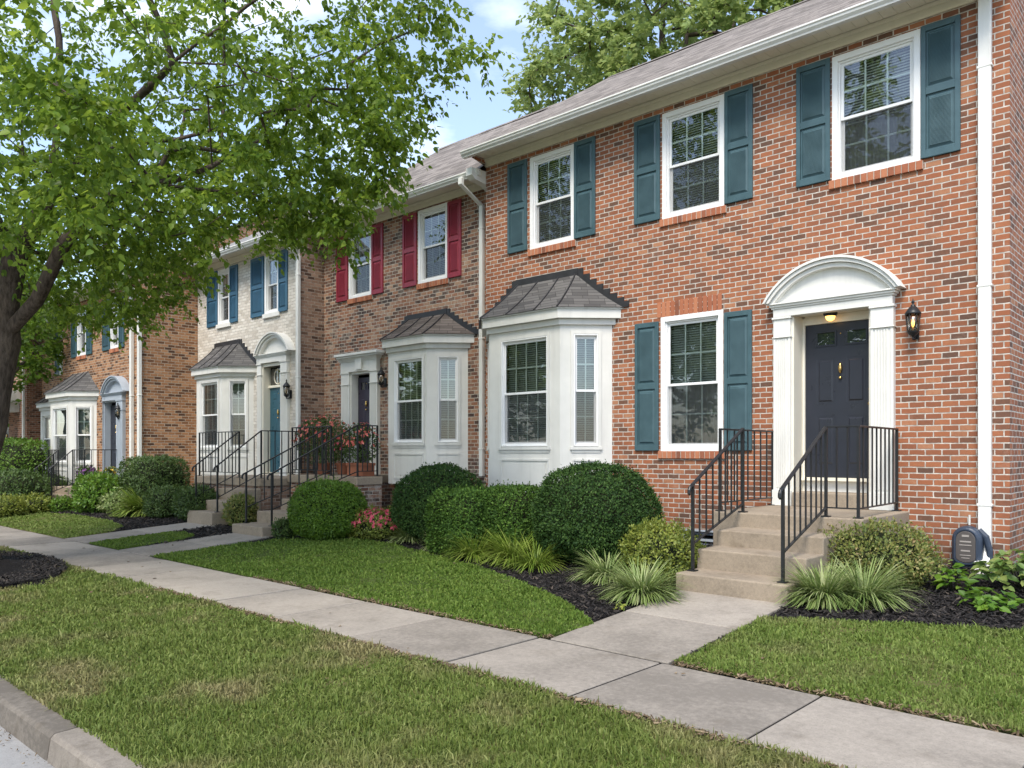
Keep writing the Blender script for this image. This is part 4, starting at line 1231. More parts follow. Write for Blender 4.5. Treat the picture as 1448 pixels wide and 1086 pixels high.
# ---- tan brick house with the grey-blue door surround
Y4 = 8.26; X4a, X4b = -25.45, -20.0
b4 = dict(xl=-25.40, xr=-22.87, yw=Y4, yf=7.76)
d4 = (fx(148.5, 8.24), fx(165.5, 8.2))
house4 = shell('town_house', 'orange tan brick town house standing forward with a grey arched door surround', X4a, X4b, Y4, 5.80, 7.72, 5.94, 12.4, 8.6, 'brick_tan', 'brick_tan',
    [hole((110, 123), (4.26, 5.60), Y4), hole((157, 169), (4.26, 5.60), Y4), (d4[0], d4[1], .7, 2.9), (b4['xl']+.12, b4['xr']-.12, .9, 3.0)], 'shingle')
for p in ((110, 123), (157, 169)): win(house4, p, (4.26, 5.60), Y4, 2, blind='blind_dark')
for p in ((102, 109.5), (123.3, 131), (146, 156.5), (169.3, 176.5)): shut(house4, p, (4.25, 5.61), Y4, 'darkteal')
bay(house4, b4['xl'], b4['xr'], Y4, b4['yf'], .30, 3.08, .11, 3.78, fx(104, Y4), fx(126, Y4),
    [(.3, .7, 1.28, 2.79, 2), (.13, .87, 1.28, 2.79, 3), (.2, .8, 1.28, 2.79, 2)], roofmat='bayroof', flash=False)
panel_door(house4, d4[0]+.04, d4[1]-.04, .78, 2.80, 8.37, 'navy', lights=False)
surround(house4, fx(143.5, 8.15), d4[0], d4[1], fx(171.5, 8.15), .66, 2.90, 3.10, 3.10, .42, Y4, fx(141.5, 8.05), fx(173.5, 8.05), .2, mat='greyblue', jamb='greyblue', ydoor=8.37, ztop_open=2.9)
downspout(house4, fx(185.5, 8.2), Y4, 5.85, .25, 7.78, w=.11, d=.08, kick=False)
downspout(house4, fx(196.5, 8.2), Y4, 5.85, .25, 7.78, w=.11, d=.08, kick=False)

# ---- the house behind it, set back
Y5 = 9.2; X5a, X5b = -30.4, -25.5
b5 = dict(xl=-29.35, xr=-27.0, yw=Y5, yf=8.7)
house5 = shell('town_house', 'recessed brick town house between the tan house and the far porch house', X5a, X5b, Y5, 5.70, 8.66, 5.84, 13.0, 8.5, 'brick_tan', 'brick_far',
    [(-28.6, -27.75, 4.1, 5.5), (-26.9, -26.1, 4.1, 5.5), (b5['xl']+.12, b5['xr']-.12, .9, 3.0)], 'shingle')
for a, b in ((-28.6, -27.75), (-26.9, -26.1)):
    window_unit(house5, a, b, 4.1, 5.5, Y5, 2, 2, blind='blind_dark')
    for c_, e_ in ((a-.42, a-.02), (b+.02, b+.42)): shutter(house5, c_, e_, 4.09, 5.5, Y5, 'darkteal')
bay(house5, b5['xl'], b5['xr'], Y5, b5['yf'], .30, 3.0, .11, 3.72, -28.8, -27.5,
    [(.3, .7, 1.25, 2.75, 2), (.15, .85, 1.25, 2.75, 3), (.2, .8, 1.25, 2.75, 2)], roofmat='bayroof_brown', flash=False)

# ---- far house with the white columned porch
Y6 = 8.75; X6a, X6b = -37.5, -30.45
house6 = shell('town_house', 'far brick town house at the left with a white columned porch', X6a, X6b, Y6, 5.70, 8.2, 5.84, 12.6, 8.4, 'brick_far', 'brick_far',
    [(-33.2, -32.3, 4.1, 5.5), (-35.9, -35.0, 4.1, 5.5), (-33.4, -32.4, .7, 2.8)], 'shingle')
for a, b in ((-33.2, -32.3), (-35.9, -35.0)): window_unit(house6, a, b, 4.1, 5.5, Y6, 2, 2, blind='blind_dark')
panel_door(house6, -33.36, -32.44, .72, 2.76, Y6+.1, 'plum', lights=False)
pr = MB()
pr.box(-34.2, -31.2, 7.3, Y6-.003, 2.95, 3.25); pr.box(-34.3, -31.1, 7.2, Y6-.003, 3.251, 3.34); pr.prism([(7.15, 3.342), (Y6-.003, 3.342), (Y6-.003, 3.75)], 'x', -34.35, -31.05)
pr.build('porch_roof', M['white'], house6)
for x in (-34.0, -32.7, -31.4):
    co = MB(); co.smooth = True
    co.lathe([(.15,.0),(.15,.06),(.12,.10),(.115,.2),(.10,2.1),(.125,2.14),(.14,2.2),(.14,2.28)], (x, 7.45, .665), 16); co.build('column', M['white'], house6)
pf = MB(); pf.box(-34.3, -31.1, 7.2, Y6-.003, .0, .66); pf.build('porch_floor', M['steps'], house6, bevel=.012)
downspout(house6, -30.62, Y6, 5.75, .25, 8.25, w=.1, d=.07, kick=False)

# ================================================================== STEPS AND RAILINGS
stoop('wide concrete steps leading to the navy door of the nearest house', -4.28, -3.10, [7.12, 7.55, 7.98, 8.45], [.325, .53, .70, .865], -4.58, -2.88, Y1)
stoop('concrete steps climbing to a landing full of potted flowers', -13.1, -12.08, [6.97, 7.45, 7.93, 8.41, 8.9], [.30, .50, .70, .90, 1.10], -14.45, -12.82, Y2, base='brick_mixed', extra=(-12.82, -12.08, 8.9, 9.5))
stoop('concrete steps to the teal door of the white house', -15.52, -14.48, [7.3, 7.62, 7.94, 8.3], [.40, .60, .82, 1.03], -17.3, -14.47, Y3, base='brick_brown')
stoop('low concrete steps to the grey arched door at the left', -23.2, -22.0, [6.78, 7.05, 7.32], [.27, .47, .66], -24.0, -21.2, Y4)

def rail_set(label, bot, top, zlo, zhi, zb_lo, zb_hi, land=None, nb=6, group='black iron stair railings', hgt=.90, hland=.96, corner=None, wall=None, nl=5, nw=5):
    """one railing: bottom post, sloping rail, top post, then round the landing to the wall"""
    H0 = zlo+hgt; H1 = zhi+hland
    posts = [(*bot, zlo, H0+.005), (*top, zhi, H1)]
    pth = [(bot[0], bot[1]-.03, H0-.02), (*top, H1)]
    segs = [((bot[0], bot[1], zlo+.28), (top[0], top[1], zhi+.10), 0)]
    if corner: pth.append((*corner, H1)); posts.append((*corner, zhi, H1)); segs.append(((top[0], top[1], zhi+.10), (corner[0], corner[1], zhi+.10), 0))
    if wall:
        pth.append((*wall, H1-.0)); posts.append((*wall, zhi, H1)); s0 = corner or top
        segs.append(((s0[0], s0[1], zhi+.10), (wall[0], wall[1], zhi+.10), 0))
    r = railing(label, pth, posts, segs, group=group, end_curl=True)
    balusters(r, segs[0][0], segs[0][1], nb, H0, H1)
    for q, sg in enumerate(segs[1:]): balusters(r, sg[0], sg[1], nl if (corner and q == 0) else nw, H1, H1)
    return r
rail_set('right railing of the nearest steps, turning along the landing to the wall', (-3.20, 7.25), (-3.285, 8.52), .325, .865, 0, 0, nb=7, corner=(-2.95, 8.52), wall=(-3.0, 9.93), nl=2, nw=8)
rr_ = rail_set('left railing of the nearest steps, in front of the window', (-4.20, 7.33), (-4.235, 8.52), .325, .865, 0, 0, nb=7)
def flat_rail(label, a, b, z, n, group='black iron stair railings', H=.96):
    r = railing(label, [(*a, z+H), (*b, z+H)], [(*a, z, z+H), (*b, z, z+H)], [((a[0], a[1], z+.10), (b[0], b[1], z+.10), 0)], group=group)
    balusters(r, (a[0], a[1], z+.10), (b[0], b[1], z+.10), n, z+H, z+H)
    return r
flat_rail('level landing railing left of the navy door, meeting the wall beside the pilaster', (-4.52, 8.52), (-4.52, 9.93), .865, 7)
rail_set('right railing of the flower landing steps, behind the round green bush', (-12.17, 7.2), (-12.17, 8.98), .30, 1.10, 0, 0, nb=9, wall=(-12.17, 9.44), nw=3)
rail_set('left railing of the flower landing steps, between the two stairs', (-13.02, 7.2), (-13.02, 8.98), .30, 1.10, 0, 0, nb=9, corner=(-14.38, 8.98), wall=(-14.38, 10.2), nl=8, nw=6)
rail_set('right railing of the steps to the teal door', (-14.56, 7.45), (-14.56, 8.38), .40, 1.03, 0, 0, nb=5, wall=(-14.56, 9.62), nw=7)
rail_set('left railing of the steps to the teal door, in front of the white bay', (-15.44, 7.45), (-15.44, 8.38), .40, 1.03, 0, 0, nb=5, corner=(-17.2, 8.38), nl=11)
rail_set('right railing of the far low steps, running past the grey arched door', (-22.08, 6.9), (-22.08, 7.4), .27, .66, 0, 0, nb=3, corner=(-21.28, 7.4), wall=(-21.28, 8.2), nl=6, nw=4)
rail_set('left railing of the far low steps, in front of the far hedges', (-23.12, 6.9), (-23.12, 7.4), .27, .66, 0, 0, nb=3, corner=(-23.9, 7.4), nl=6)

# ================================================================== LAMPS, METER
lantern(fx(1290.5, 9.86), Y1, 3.085, 'lit black lantern on the red brick wall right of the white arch', .92)
lantern(fx(538, 10.16), Y2, fz(538, 533, 10.16), 'black lantern beside the dark door of the crimson shuttered house', .85, lit=False)
lantern(fx(404, 9.55), Y3, fz(404, 550, 9.55), 'lantern on the white painted wall right of the teal door', .85, lit=False)
lantern(fx(165.5, 8.12), Y4, fz(165.5, 581, 8.12), 'lantern right of the grey arched door on the tan brick house', .85, lit=False)
pl = thing('porch_light', (fx(1174, 10.1), 10.1, 3.31), 'small lit ceiling light under the white arched door head', 'porch light')
xq = fx(1174, 10.1)
m = MB(); m.smooth = True; m.lathe([(.085, .0), (.085, -.025), (.070, -.045), (.062, -.046), (.06, .0)], (xq, 10.1, 3.313), 20); m.build('lamp_base', M['iron'], pl)
m = MB(); m.smooth = True; m.lathe([(.058, -.03), (.060, -.05), (.048, -.085), (.02, -.105), (.003, -.108)], (xq, 10.1, 3.313), 20); m.build('lamp_shade', M['bulb'], pl)

mx, my, mz = fx(1366, 9.80), 9.985, fz(1366, 775, 9.85)
me_ = thing('utility_meter', (mx, my, .27), 'grey plastic utility meter with a dark window on the brick wall beside the downspout', 'utility meter')
def capsule(cx, cz, hw, hh, y0, y1, n=12, top=1.0):
    pts = []
    for k in range(n+1):
        a = math.pi*k/n; pts.append((cx+hw*math.cos(a), cz+hh-hw*top+hw*top*math.sin(a)))
    for k in range(n+1):
        a = math.pi+math.pi*k/n; pts.append((cx+hw*math.cos(a), cz-hh+hw*.6+hw*.6*math.sin(a)))
    return pts
def rot(mb): return mb
m = MB(); m.prism(capsule(mx, mz, .150, .245, 0, 0), 'y', my-.20, my-.02); m.build('meter_body', M['meter'], me_, bevel=.055, seg=4)
m = MB(); m.prism(capsule(mx, mz+.02, .098, .175, 0, 0), 'y', my-.215, my-.19); m.build('meter_window', M['meter_face'], me_, bevel=.008, seg=2)
rim = MB(); cp = capsule(mx, mz+.02, .108, .188, 0, 0); rim.tube([(p[0], my-.205, p[1]) for p in cp]+[(cp[0][0], my-.205, cp[0][1])], .014, 6, False); rim.build('window_rim', M['meter'], me_)
for k, (dz, w_, h_) in enumerate(((.13, .035, .022), (.07, .055, .016), (.035, .06, .010), (-.03, .045, .016), (-.075, .055, .008), (-.105, .04, .008))):
    m = MB(); m.box(mx-w_, mx+w_, my-.2185, my-.2155, mz+dz, mz+dz+h_); m.build('meter_label', M['meter_label'], me_)
m = MB(); m.tube([(mx+.10, my-.09, mz+.20), (mx+.17, my-.09, mz+.13), (mx+.205, my-.08, mz-.02), (mx+.21, my-.08, .2)], [.035, .036, .034, .032], 10); m.build('conduit', M['meter'], me_)
m = MB(); m.tube([(mx-.13, my-.10, mz-.2), (mx-.14, my-.10, .2)], .016, 8); m.tube([(mx+.03, my-.12, mz-.24), (mx+.03, my-.12, .2)], .016, 8); m.tube([(mx, my-.04, mz+.25), (mx, my-.04, mz+.36)], .012, 8); m.build('pipe', M['splash'], me_)

# ================================================================== PLANTS
def frames(axis, nrm):
    a = axis/np.maximum(np.linalg.norm(axis, axis=1, keepdims=True), 1e-9)
    n = nrm-a*np.sum(nrm*a, axis=1, keepdims=True)
    n = n/np.maximum(np.linalg.norm(n, axis=1, keepdims=True), 1e-9)
    return a, np.cross(n, a), n
def leaf_geo(pos, axis, nrm, length, width, shape='oval'):
    """folded leaves: two quads (oval), or one diamond"""
    a, s, n = frames(axis, nrm)
    L = length[:, None]; W = width[:, None]
    if shape == 'oval':
        T = [(0,0,0), (.30,.46,.10), (.68,.36,.03), (1,0,-.12), (.68,-.36,.03), (.30,-.46,.10)]
        F = [(0,1,2,3), (0,3,4,5)]
    elif shape == 'maple':
        T = [(0,0,0), (.12,.46,.06), (.50,.50,-.02), (1.08,0,-.20), (.50,-.50,-.02), (.12,-.46,.06)]
        F = [(0,1,2,3), (0,3,4,5)]
    else:
        T = [(0,0,0), (.45,.5,.06), (1,0,-.05), (.45,-.5,.06)]
        F = [(0,1,2,3)]
    k = len(T); N = len(pos)
    V = np.stack([pos+a*(u*L)+s*(v*W)+n*(w*L) for u, v, w in T], axis=1).reshape(-1, 3)
    base = (np.arange(N)*k)[:, None, None]
    return V, (np.array(F)[None]+base).reshape(-1, 4)
def unit(n, rng):
    v = rng.normal(size=(n, 3)); return v/np.linalg.norm(v, axis=1, keepdims=True)
def join(parts):
    Vs, Fs, mi, o = [], [], [], 0
    for V, F, m in parts:
        Vs.append(V); Fs.append(F+o); mi.append(np.full(len(F), m)); o += len(V)
    return np.concatenate(Vs), np.concatenate(Fs), np.concatenate(mi)
def blob(c, rad, p, n=(28, 16), lump=0.05, seed=0, flat=0.0):
    """lumpy super-ellipsoid as quads"""
    nu, nv = n; vs = []
    for j in range(nv+1):
        th = math.pi*j/nv
        for i in range(nu):
            ph = 2*math.pi*i/nu
            d = np.array([math.sin(th)*math.cos(ph), math.sin(th)*math.sin(ph), math.cos(th)])
            s = (np.abs(d)**p).sum()**(-1/p)
            w = 1+lump*(math.sin(3*d[0]*2+seed)*math.cos(4*d[1]*2+seed*2)+.7*math.sin(5*d[2]*1.7+seed*3+d[0]*4))
            vs.append(np.array(c)+d*s*w*np.array(rad))
    F = [(j*nu+i, (j+1)*nu+i, (j+1)*nu+(i+1) % nu, j*nu+(i+1) % nu) for j in range(nv) for i in range(nu)]
    return np.array(vs), np.array(F)
def shrub(name, label, cat, x, y, rx, ry, h, mat, n=7000, ls=.03, p=2.4, lump=.05, seed=1, group=None, loose=0.0, fuzz=.03, aspect=.55, z0=None, core=.86, sprout=110, squash=0.42, upbias=.3):
    """clipped or loose bush: solid core in painted inner shade and thousands of separate leaves in the outer shell"""
    rng = np.random.default_rng(seed)
    zg = gz(y) if z0 is None else z0
    c = np.array([x, y, zg+h*squash]); zt = h*(1-squash)
    r = thing(name, (x, y, zg), label, cat, group)
    d = unit(n, rng)
    s = (np.abs(d)**p).sum(axis=1)**(-1/p)
    w = 1+lump*(np.sin(6*d[:,0]+seed)*np.cos(8*d[:,1]+seed*2)+.7*np.sin(8.5*d[:,2]+seed*3+4*d[:,0]))
    rad = np.where(d[:,2:3] > 0, np.array([[rx, ry, zt]]), np.array([[rx, ry, h*squash]]))
    depth = 1-np.abs(rng.normal(0, 1, n))*(.035+loose*.25)+rng.random(n)**6*fuzz*2
    pk = np.sin(13*d[:,0]+seed)*np.sin(14*d[:,1]+2*seed)*np.sin(12*d[:,2]+seed)      # little pockets in the clipped face
    depth = depth-np.maximum(0, pk-.25)*.12
    pos = c+d*rad*(s*w*depth)[:, None]
    keep = pos[:, 2] > zg+.015
    pos, d = pos[keep], d[keep]; n = len(pos)
    out = d/np.array([rx, ry, zt]); out /= np.linalg.norm(out, axis=1, keepdims=True)
    ax = out*.55+unit(n, rng)*.8+np.array([0, 0, upbias])
    nr = out+unit(n, rng)*.45+np.array([0,0,.35])
    L = ls*rng.uniform(.7, 1.35, n)
    if sprout:        # young shoots standing proud of the clipped face
        m = sprout; e = unit(m, rng); e[:, 2] = np.abs(e[:, 2])
        se = (np.abs(e)**p).sum(axis=1)**(-1/p)
        b0 = c+e*np.array([rx, ry, zt])*se[:, None]
        for q in range(4):
            f = (q+1)*.22
            pos = np.concatenate([pos, b0+(e*.4+np.array([0, 0, 1.0]))*(rng.uniform(.02, .075, m)*f)[:, None]])
            ax = np.concatenate([ax, e*.4+unit(m, rng)*.7+np.array([0, 0, .7])]); nr = np.concatenate([nr, e+unit(m, rng)*.6]); L = np.concatenate([L, ls*rng.uniform(.7, 1.2, m)])
    V, F = leaf_geo(pos, ax, nr, L, L*aspect, 'diamond')
    o = np_mesh('foliage', V, F, M[mat], r)
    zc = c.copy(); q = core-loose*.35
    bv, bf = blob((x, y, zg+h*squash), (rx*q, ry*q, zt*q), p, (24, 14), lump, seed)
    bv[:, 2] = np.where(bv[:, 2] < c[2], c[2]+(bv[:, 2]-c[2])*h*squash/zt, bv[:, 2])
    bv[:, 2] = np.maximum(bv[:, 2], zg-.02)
    np_mesh('dark_core', bv, bf, M['twig'], r, smooth=True)  # solid body; its green-black colour stands for the shade inside the leaves
    return r
def strap(name, label, cat, x, y, n, length, mat, seed=1, spread=.12, width=.0058, up=1.0, group=None, droop=1.0, single=True):
    """clump of arching strap leaves, each a bent ribbon"""
    rng = np.random.default_rng(seed); n = int(n*2.1)
    zg = gz(y)
    a = rng.random(n)*2*np.pi; rr = spread*np.sqrt(rng.random(n))
    b = np.stack([x+rr*np.cos(a), y+rr*np.sin(a), np.full(n, zg-.01)], axis=1)
    lean = rng.normal(0, .5, n)*.5
    a2 = a+lean
    hor = np.stack([np.cos(a2), np.sin(a2), np.zeros(n)], axis=1)
    L = length*rng.uniform(.55, 1.15, n); e = rng.uniform(.55, 1.7, n)     # e: how far it leans over
    W = width*rng.uniform(.7, 1.3, n)
    side = np.stack([-np.sin(a2), np.cos(a2), np.zeros(n)], axis=1)
    pts = []
    for t in (0, .3, .55, .8, 1.0):
        ang = np.minimum(e*(.35+1.25*t*droop), 2.4)
        pts.append((t, ang))
    cur = b.copy(); prev = 0; P = []
    for t, ang in pts:
        step = (t-prev)*L; prev = t
        cur = cur+hor*(np.sin(ang)*step)[:, None]+np.array([0,0,1])*(np.cos(ang)*step*up)[:, None]
        cur[:, 2] = np.maximum(cur[:, 2], zg+.012)
        P.append(cur.copy())
    ws = (.75, 1.0, .95, .65, .06)
    V = np.stack([q for p_, w in zip(P, ws) for q in (p_-side*(W*w)[:, None], p_+side*(W*w)[:, None])], axis=1).reshape(-1, 3)
    F = np.array([(2*k, 2*k+1, 2*k+3, 2*k+2) for k in range(4)])
    F = (F[None]+(np.arange(n)*10)[:, None, None]).reshape(-1, 4)
    o = np_mesh(name, V-np.array([x, y, zg]), F, M[mat])
    o.location = (x, y, zg)
    return tag(o, label, cat, group)
def flowers_on(r, x, y, rx, ry, h, n, size, mat, seed=2, z0=None, top=True, name='flowers', sq=.42):
    rng = np.random.default_rng(seed)
    zg = gz(y) if z0 is None else z0
    d = unit(n, rng)
    if top: d[:, 2] = np.abs(d[:, 2])*.9+.02
    pos = np.array([x, y, zg+h*sq])+d*np.array([rx, ry, h*(1-sq)])*rng.uniform(.92, 1.10, n)[:, None]
    P = []
    for k in range(5):
        a = 2*np.pi*k/5+rng.random(n)
        u, s, nn = frames(np.cross(d, unit(n, rng)), d)
        ax = u*np.cos(a)[:, None]+s*np.sin(a)[:, None]+nn*.35
        L = size*rng.uniform(.8, 1.2, n)
        V, F = leaf_geo(pos, ax, nn, L, L*.8, 'oval')
        P.append((V, F, 0))
    V, F, mi = join(P)
    return tag(np_mesh(name, V, F, M[mat], r), kind='stuff')

# ------------------------------------------------------------------ trees
def grow(name, label, cat, seeds, attract, leafmat_, barkmat, rng, leaf=.10, per=55, twig=.42, tube_min=.010, r_tip=.007, droop=.35, flat=.45, group=None, leaf_keep=None, r_trunk=None, shape='maple', jitter=.10, expo=2.25, alpha=.35, base=None):
    """seeds: list of polylines (first = trunk from the ground up) with shared start points; each attractor is joined to the cheapest
    node of the growing skeleton; limb radii follow the pipe model; leaves sit along twig fans at the attractors"""
    nodes, parent, plen = [], [], []
    def addn(p, pa):
        nodes.append(np.array(p, float)); parent.append(pa)
        plen.append(0 if pa < 0 else plen[pa]+np.linalg.norm(nodes[-1]-nodes[pa])); return len(nodes)-1
    for pl in seeds:
        pl = [np.array(p, float) for p in pl]
        if not nodes: prev = addn(pl[0], -1)
        else:
            dd = [np.linalg.norm(n-pl[0]) for n in nodes]; prev = int(np.argmin(dd))
        for q in pl[1:]:
            st = nodes[prev]; m = max(1, int(np.linalg.norm(q-st)/.35))
            for k in range(1, m+1):
                w = st+(q-st)*k/m
                if k < m: w = w+rng.normal(0, .02, 3)
                prev = addn(w, prev)
    nseed = len(nodes)
    root = nodes[0]
    minz = root[2]+0.20*(attract[:, 2].max()-root[2])
    order = np.argsort(np.linalg.norm(attract-np.array(seeds[0][-1]), axis=1))
    tips = []
    for i in order:
        t = attract[i]
        A = np.array(nodes); d = np.linalg.norm(A-t, axis=1)
        cost = d+alpha*np.array(plen)*.5
        cost = cost+np.where(A[:, 2] < minz, 50, 0)+np.maximum(0, A[:, 2]-t[2]-.25)*.25
        j = int(np.argmin(cost)); st = nodes[j]; L = d[j]
        m = max(1, int(L/.45)); prev = j
        # leaves its parent limb in a curve
        ctrl = st+(t-st)*.5+np.array([0, 0, .12*L])
        for k in range(1, m+1):
            f = k/m
            w = st*(1-f)**2+ctrl*2*f*(1-f)+t*f*f
            if k < m: w = w+rng.normal(0, .03, 3)
            prev = addn(w, prev)
        tips.append(prev)
    N = len(nodes); A = np.array(nodes)
    area = np.zeros(N); kids = [[] for _ in range(N)]
    for i in range(1, N): kids[parent[i]].append(i)
    for i in range(N-1, -1, -1):
        if not kids[i]: area[i] = r_tip**expo
        if i: area[parent[i]] += area[i]
    rad = area**(1/expo)
    if r_trunk: rad = np.maximum(r_tip*.8, rad*(r_trunk/rad[0]))
    r = thing(name, tuple(root if base is None else base), label, cat, group)
    mb = MB(); mb.smooth = True
    done = set()
    stack = [(0, None)]
    while stack:
        i, pa = stack.pop()
        chain = [pa, i] if pa is not None else [i]
        rs = [min(rad[pa], rad[i]*1.1), rad[i]] if pa is not None else [rad[i]]
        cur = i
        while kids[cur]:
            ks = sorted(kids[cur], key=lambda q: -area[q])
            for q in ks[1:]: stack.append((q, cur))
            cur = ks[0]; chain.append(cur); rs.append(rad[cur])
        if len(chain) > 1 and max(rs) >= tube_min:
            if pa is None:
                rs[0] *= 1.5
                if len(rs) > 1: rs[1] *= 1.12
            mb.tube([A[q] for q in chain], [float(v) for v in rs], 14 if max(rs) > .12 else (8 if max(rs) > .04 else 4), False)
    mb.build('trunk', M[barkmat], r)
    # leaves
    pos, axs, nrs, Ls = [], [], [], []
    for ti in tips:
        t = A[ti]; pa = A[parent[ti]] if parent[ti] >= 0 else t-np.array([0,0,1])
        out = t-pa; out[2] *= .5
        if np.linalg.norm(out) < 1e-6: out = rng.normal(size=3)
        out = out/np.linalg.norm(out)
        n = per if leaf_keep is None else int(per*leaf_keep(t))
        if n < 4: continue
        nt = 6
        side = np.cross(out, [0, 0, 1.0]); side /= max(np.linalg.norm(side), 1e-6)
        for q in range(nt):
            an = (q/(nt-1)-.5)*3.6+rng.normal(0, .25)
            dv = out*math.cos(an)+side*math.sin(an)+np.array([0, 0, rng.normal(.05, flat)])
            dv /= np.linalg.norm(dv); Lt = twig*rng.uniform(.6, 1.25)
            m = max(1, n//nt)
            f = (np.arange(m)+rng.random(m))/m
            p = t+dv*(f*Lt)[:, None]+np.array([0, 0, -1.0])*(droop*Lt*f**2)[:, None]*.6+rng.normal(0, jitter*twig*.35, (m, 3))
            sgn = np.where(np.arange(m) % 2 == 0, 1, -1)[:, None]
            sd = np.cross(dv, [0, 0, 1.0])
            ax = dv*.6+sgn*sd*.8+np.array([0, 0, -droop])+rng.normal(0, .35, (m, 3))
            pos.append(p); axs.append(ax); nrs.append(np.array([0, 0, 1.0])+rng.normal(0, .55, (m, 3))); Ls.append(leaf*rng.uniform(.5, 1.4, m))
    pos, axs, nrs, Ls = map(np.concatenate, (pos, axs, nrs, Ls))
    V, F = leaf_geo(pos, axs, nrs, Ls, Ls*.66, shape)
    np_mesh('crown', V, F, M[leafmat_], r)
    return r
def at(px, py, d):
    a, b = ray(px); return (a*d, b*d, CAM_Z+(640-py)*d/FPX)
def ell(n, c, rad, rng, rmin=.45, zlow=None, bottom=None):
    out = []
    while len(out) < n:
        v = rng.uniform(-1, 1, 3); q = np.linalg.norm(v)
        if q > 1 or q < rmin: continue
        w = np.array(rad) if v[2] >= 0 or bottom is None else np.array([rad[0], rad[1], bottom])
        out.append(np.array(c)+v*w)
    return np.array(out)
rng = np.random.default_rng(5)
base = np.array([TREE_XY[0], TREE_XY[1], .05])
fork = np.array(at(2, 480, 10.6))
A1 = at(24, 350, 10.4); A2 = at(95, 245, 10.1); A3 = at(165, 165, 9.7); A4 = at(245, 88, 9.2); A5 = at(350, 8, 8.8); A6 = at(450, -70, 8.4)
seeds = [[base, np.array([-12.49, 2.97, 1.2]), fork, A1, A2],
         [A2, A3, A4, A5, A6],
         [at(50, 325, 10.35), at(80, 200, 10.3), at(85, 100, 10.3), at(70, -60, 10.6), at(60, -300, 11)],
         [fork, at(52, 425, 10.3), at(90, 345, 10.1), at(170, 270, 9.7), at(300, 235, 9.3), at(430, 260, 9.2)],
         [fork, at(-20, 350, 10.9), at(-60, 180, 11.6), at(-90, 0, 12.2)],
         [A1, at(-40, 250, 9.4), at(-90, 150, 8.5)],
         [A4, at(330, 92, 9.3), at(400, 115, 9.4), at(500, 160, 9.5)]]
C0 = (-11.2, 3.6, 7.1)
att = ell(1350, C0, (5.1, 4.9, 5.3), rng, .42, bottom=3.6)
att = att[(-SY*att[:, 0]+CY*att[:, 1]) > 7.4]      # the crown stops short of the carriageway side
att = att[(CY*att[:, 0]+SY*att[:, 1])/(-SY*att[:, 0]+CY*att[:, 1]) < -.125]
# low skirts of leaves reaching over the yard, and sprays hanging towards the street
ext = []
for (px, py, d, sx, n) in ((600, 20, 9.3, .35, 8), (595, 85, 9.4, .35, 9), (575, 150, 9.4, .35, 9), (535, 215, 9.6, .35, 10), (500, 270, 9.8, .3, 12), (470, 310, 9.8, .25, 9), (430, 310, 10.0, .25, 7), (488, 345, 10.0, .10, 3), (380, 300, 10.2, .35, 10), (372, 385, 10.6, .14, 4), (250, 370, 10.8, .45, 10), (200, 400, 11.2, .5, 12), (120, 420, 11.6, .6, 12), (230, 330, 10.0, .5, 10), (60, 455, 12.6, .5, 9), (20, 430, 12.4, .5, 10), (150, 445, 12.6, .5, 9), (235, 425, 12.4, .35, 8), (250, 250, 9.6, .7, 18), (420, 200, 9.4, .7, 18), (130, 260, 9.4, .6, 14),
                        (55, 135, 6.3, .25, 5), (125, 150, 6.6, .22, 4), (20, 90, 6.3, .3, 4), (190, 25, 6.7, .25, 4), (40, 200, 7.0, .4, 7), (10, 300, 7.6, .5, 8)):
    for k in range(n): ext.append(np.array(at(px, py, d))+rng.normal(0, sx, 3)*np.array([1, 1, .55]))
att = np.concatenate([att, np.array(ext)])
att = att[att[:, 2] > 2.5]
# outline of this crown: a ragged edge that climbs towards the house side and opens round the fork
dep = -SY*att[:, 0]+CY*att[:, 1]; lx = 724+FPX*(CY*att[:, 0]+SY*att[:, 1])/dep; ly = 640-FPX*(att[:, 2]-CAM_Z)/dep
low = np.interp(lx, [-200, 60, 200, 255, 300, 350, 375, 400, 450, 490, 520, 560, 600, 640], [470, 470, 455, 425, 322, 318, 372, 322, 330, 352, 296, 228, 165, 120])
att = att[(ly < low) & ~((lx > -40) & (lx < 125) & (ly > 370) & (dep < 10.8))]
grow('maple_tree', 'large leafy street tree with a forked dark trunk standing on the grass verge', 'tree', seeds, att, 'maple', 'bark', rng, leaf=.066, per=104, twig=.46, droop=.6, r_trunk=.235, expo=1.5, tube_min=.011,
     leaf_keep=lambda t: 1.0 if t[2] < 9.0 else .55)

def simple_tree(label, x, y, zg, h, R_, crown_lo, n, leafm, seed, leaf=.3, per=40, twig=1.2, group=None, rt=.3):
    g_ = np.random.default_rng(seed)
    top = np.array([x, y, zg+h*.8])
    s = [[np.array([x, y, zg]), np.array([x+.1, y, zg+h*.3]), top]]
    for k in range(5):
        a = 2*math.pi*k/5+seed; z_ = zg+h*(.28+.08*k)
        s.append([np.array([x+.1, y, z_]), np.array([x+R_*.5*math.cos(a), y+R_*.5*math.sin(a), z_+h*.2])])
    cz = zg+(crown_lo+h)/2
    a_ = ell(n, (x, y, cz), (R_, R_, (h-crown_lo)/2), g_, .35)
    # uneven crown: thin out by a coarse noise so that lobes and gaps appear
    f = np.sin(a_[:, 0]*1.1+seed)+np.sin(a_[:, 1]*1.3+seed*2)+np.sin(a_[:, 2]*.9+seed*3)
    a_ = a_[f > -1.0]
    return grow('tree', label, 'tree', s, a_, leafm, 'bark', g_, leaf=leaf, per=per, twig=twig, r_trunk=rt, tube_min=.03, r_tip=.02, group=group, flat=.6, droop=.25, shape='diamond', alpha=.3)
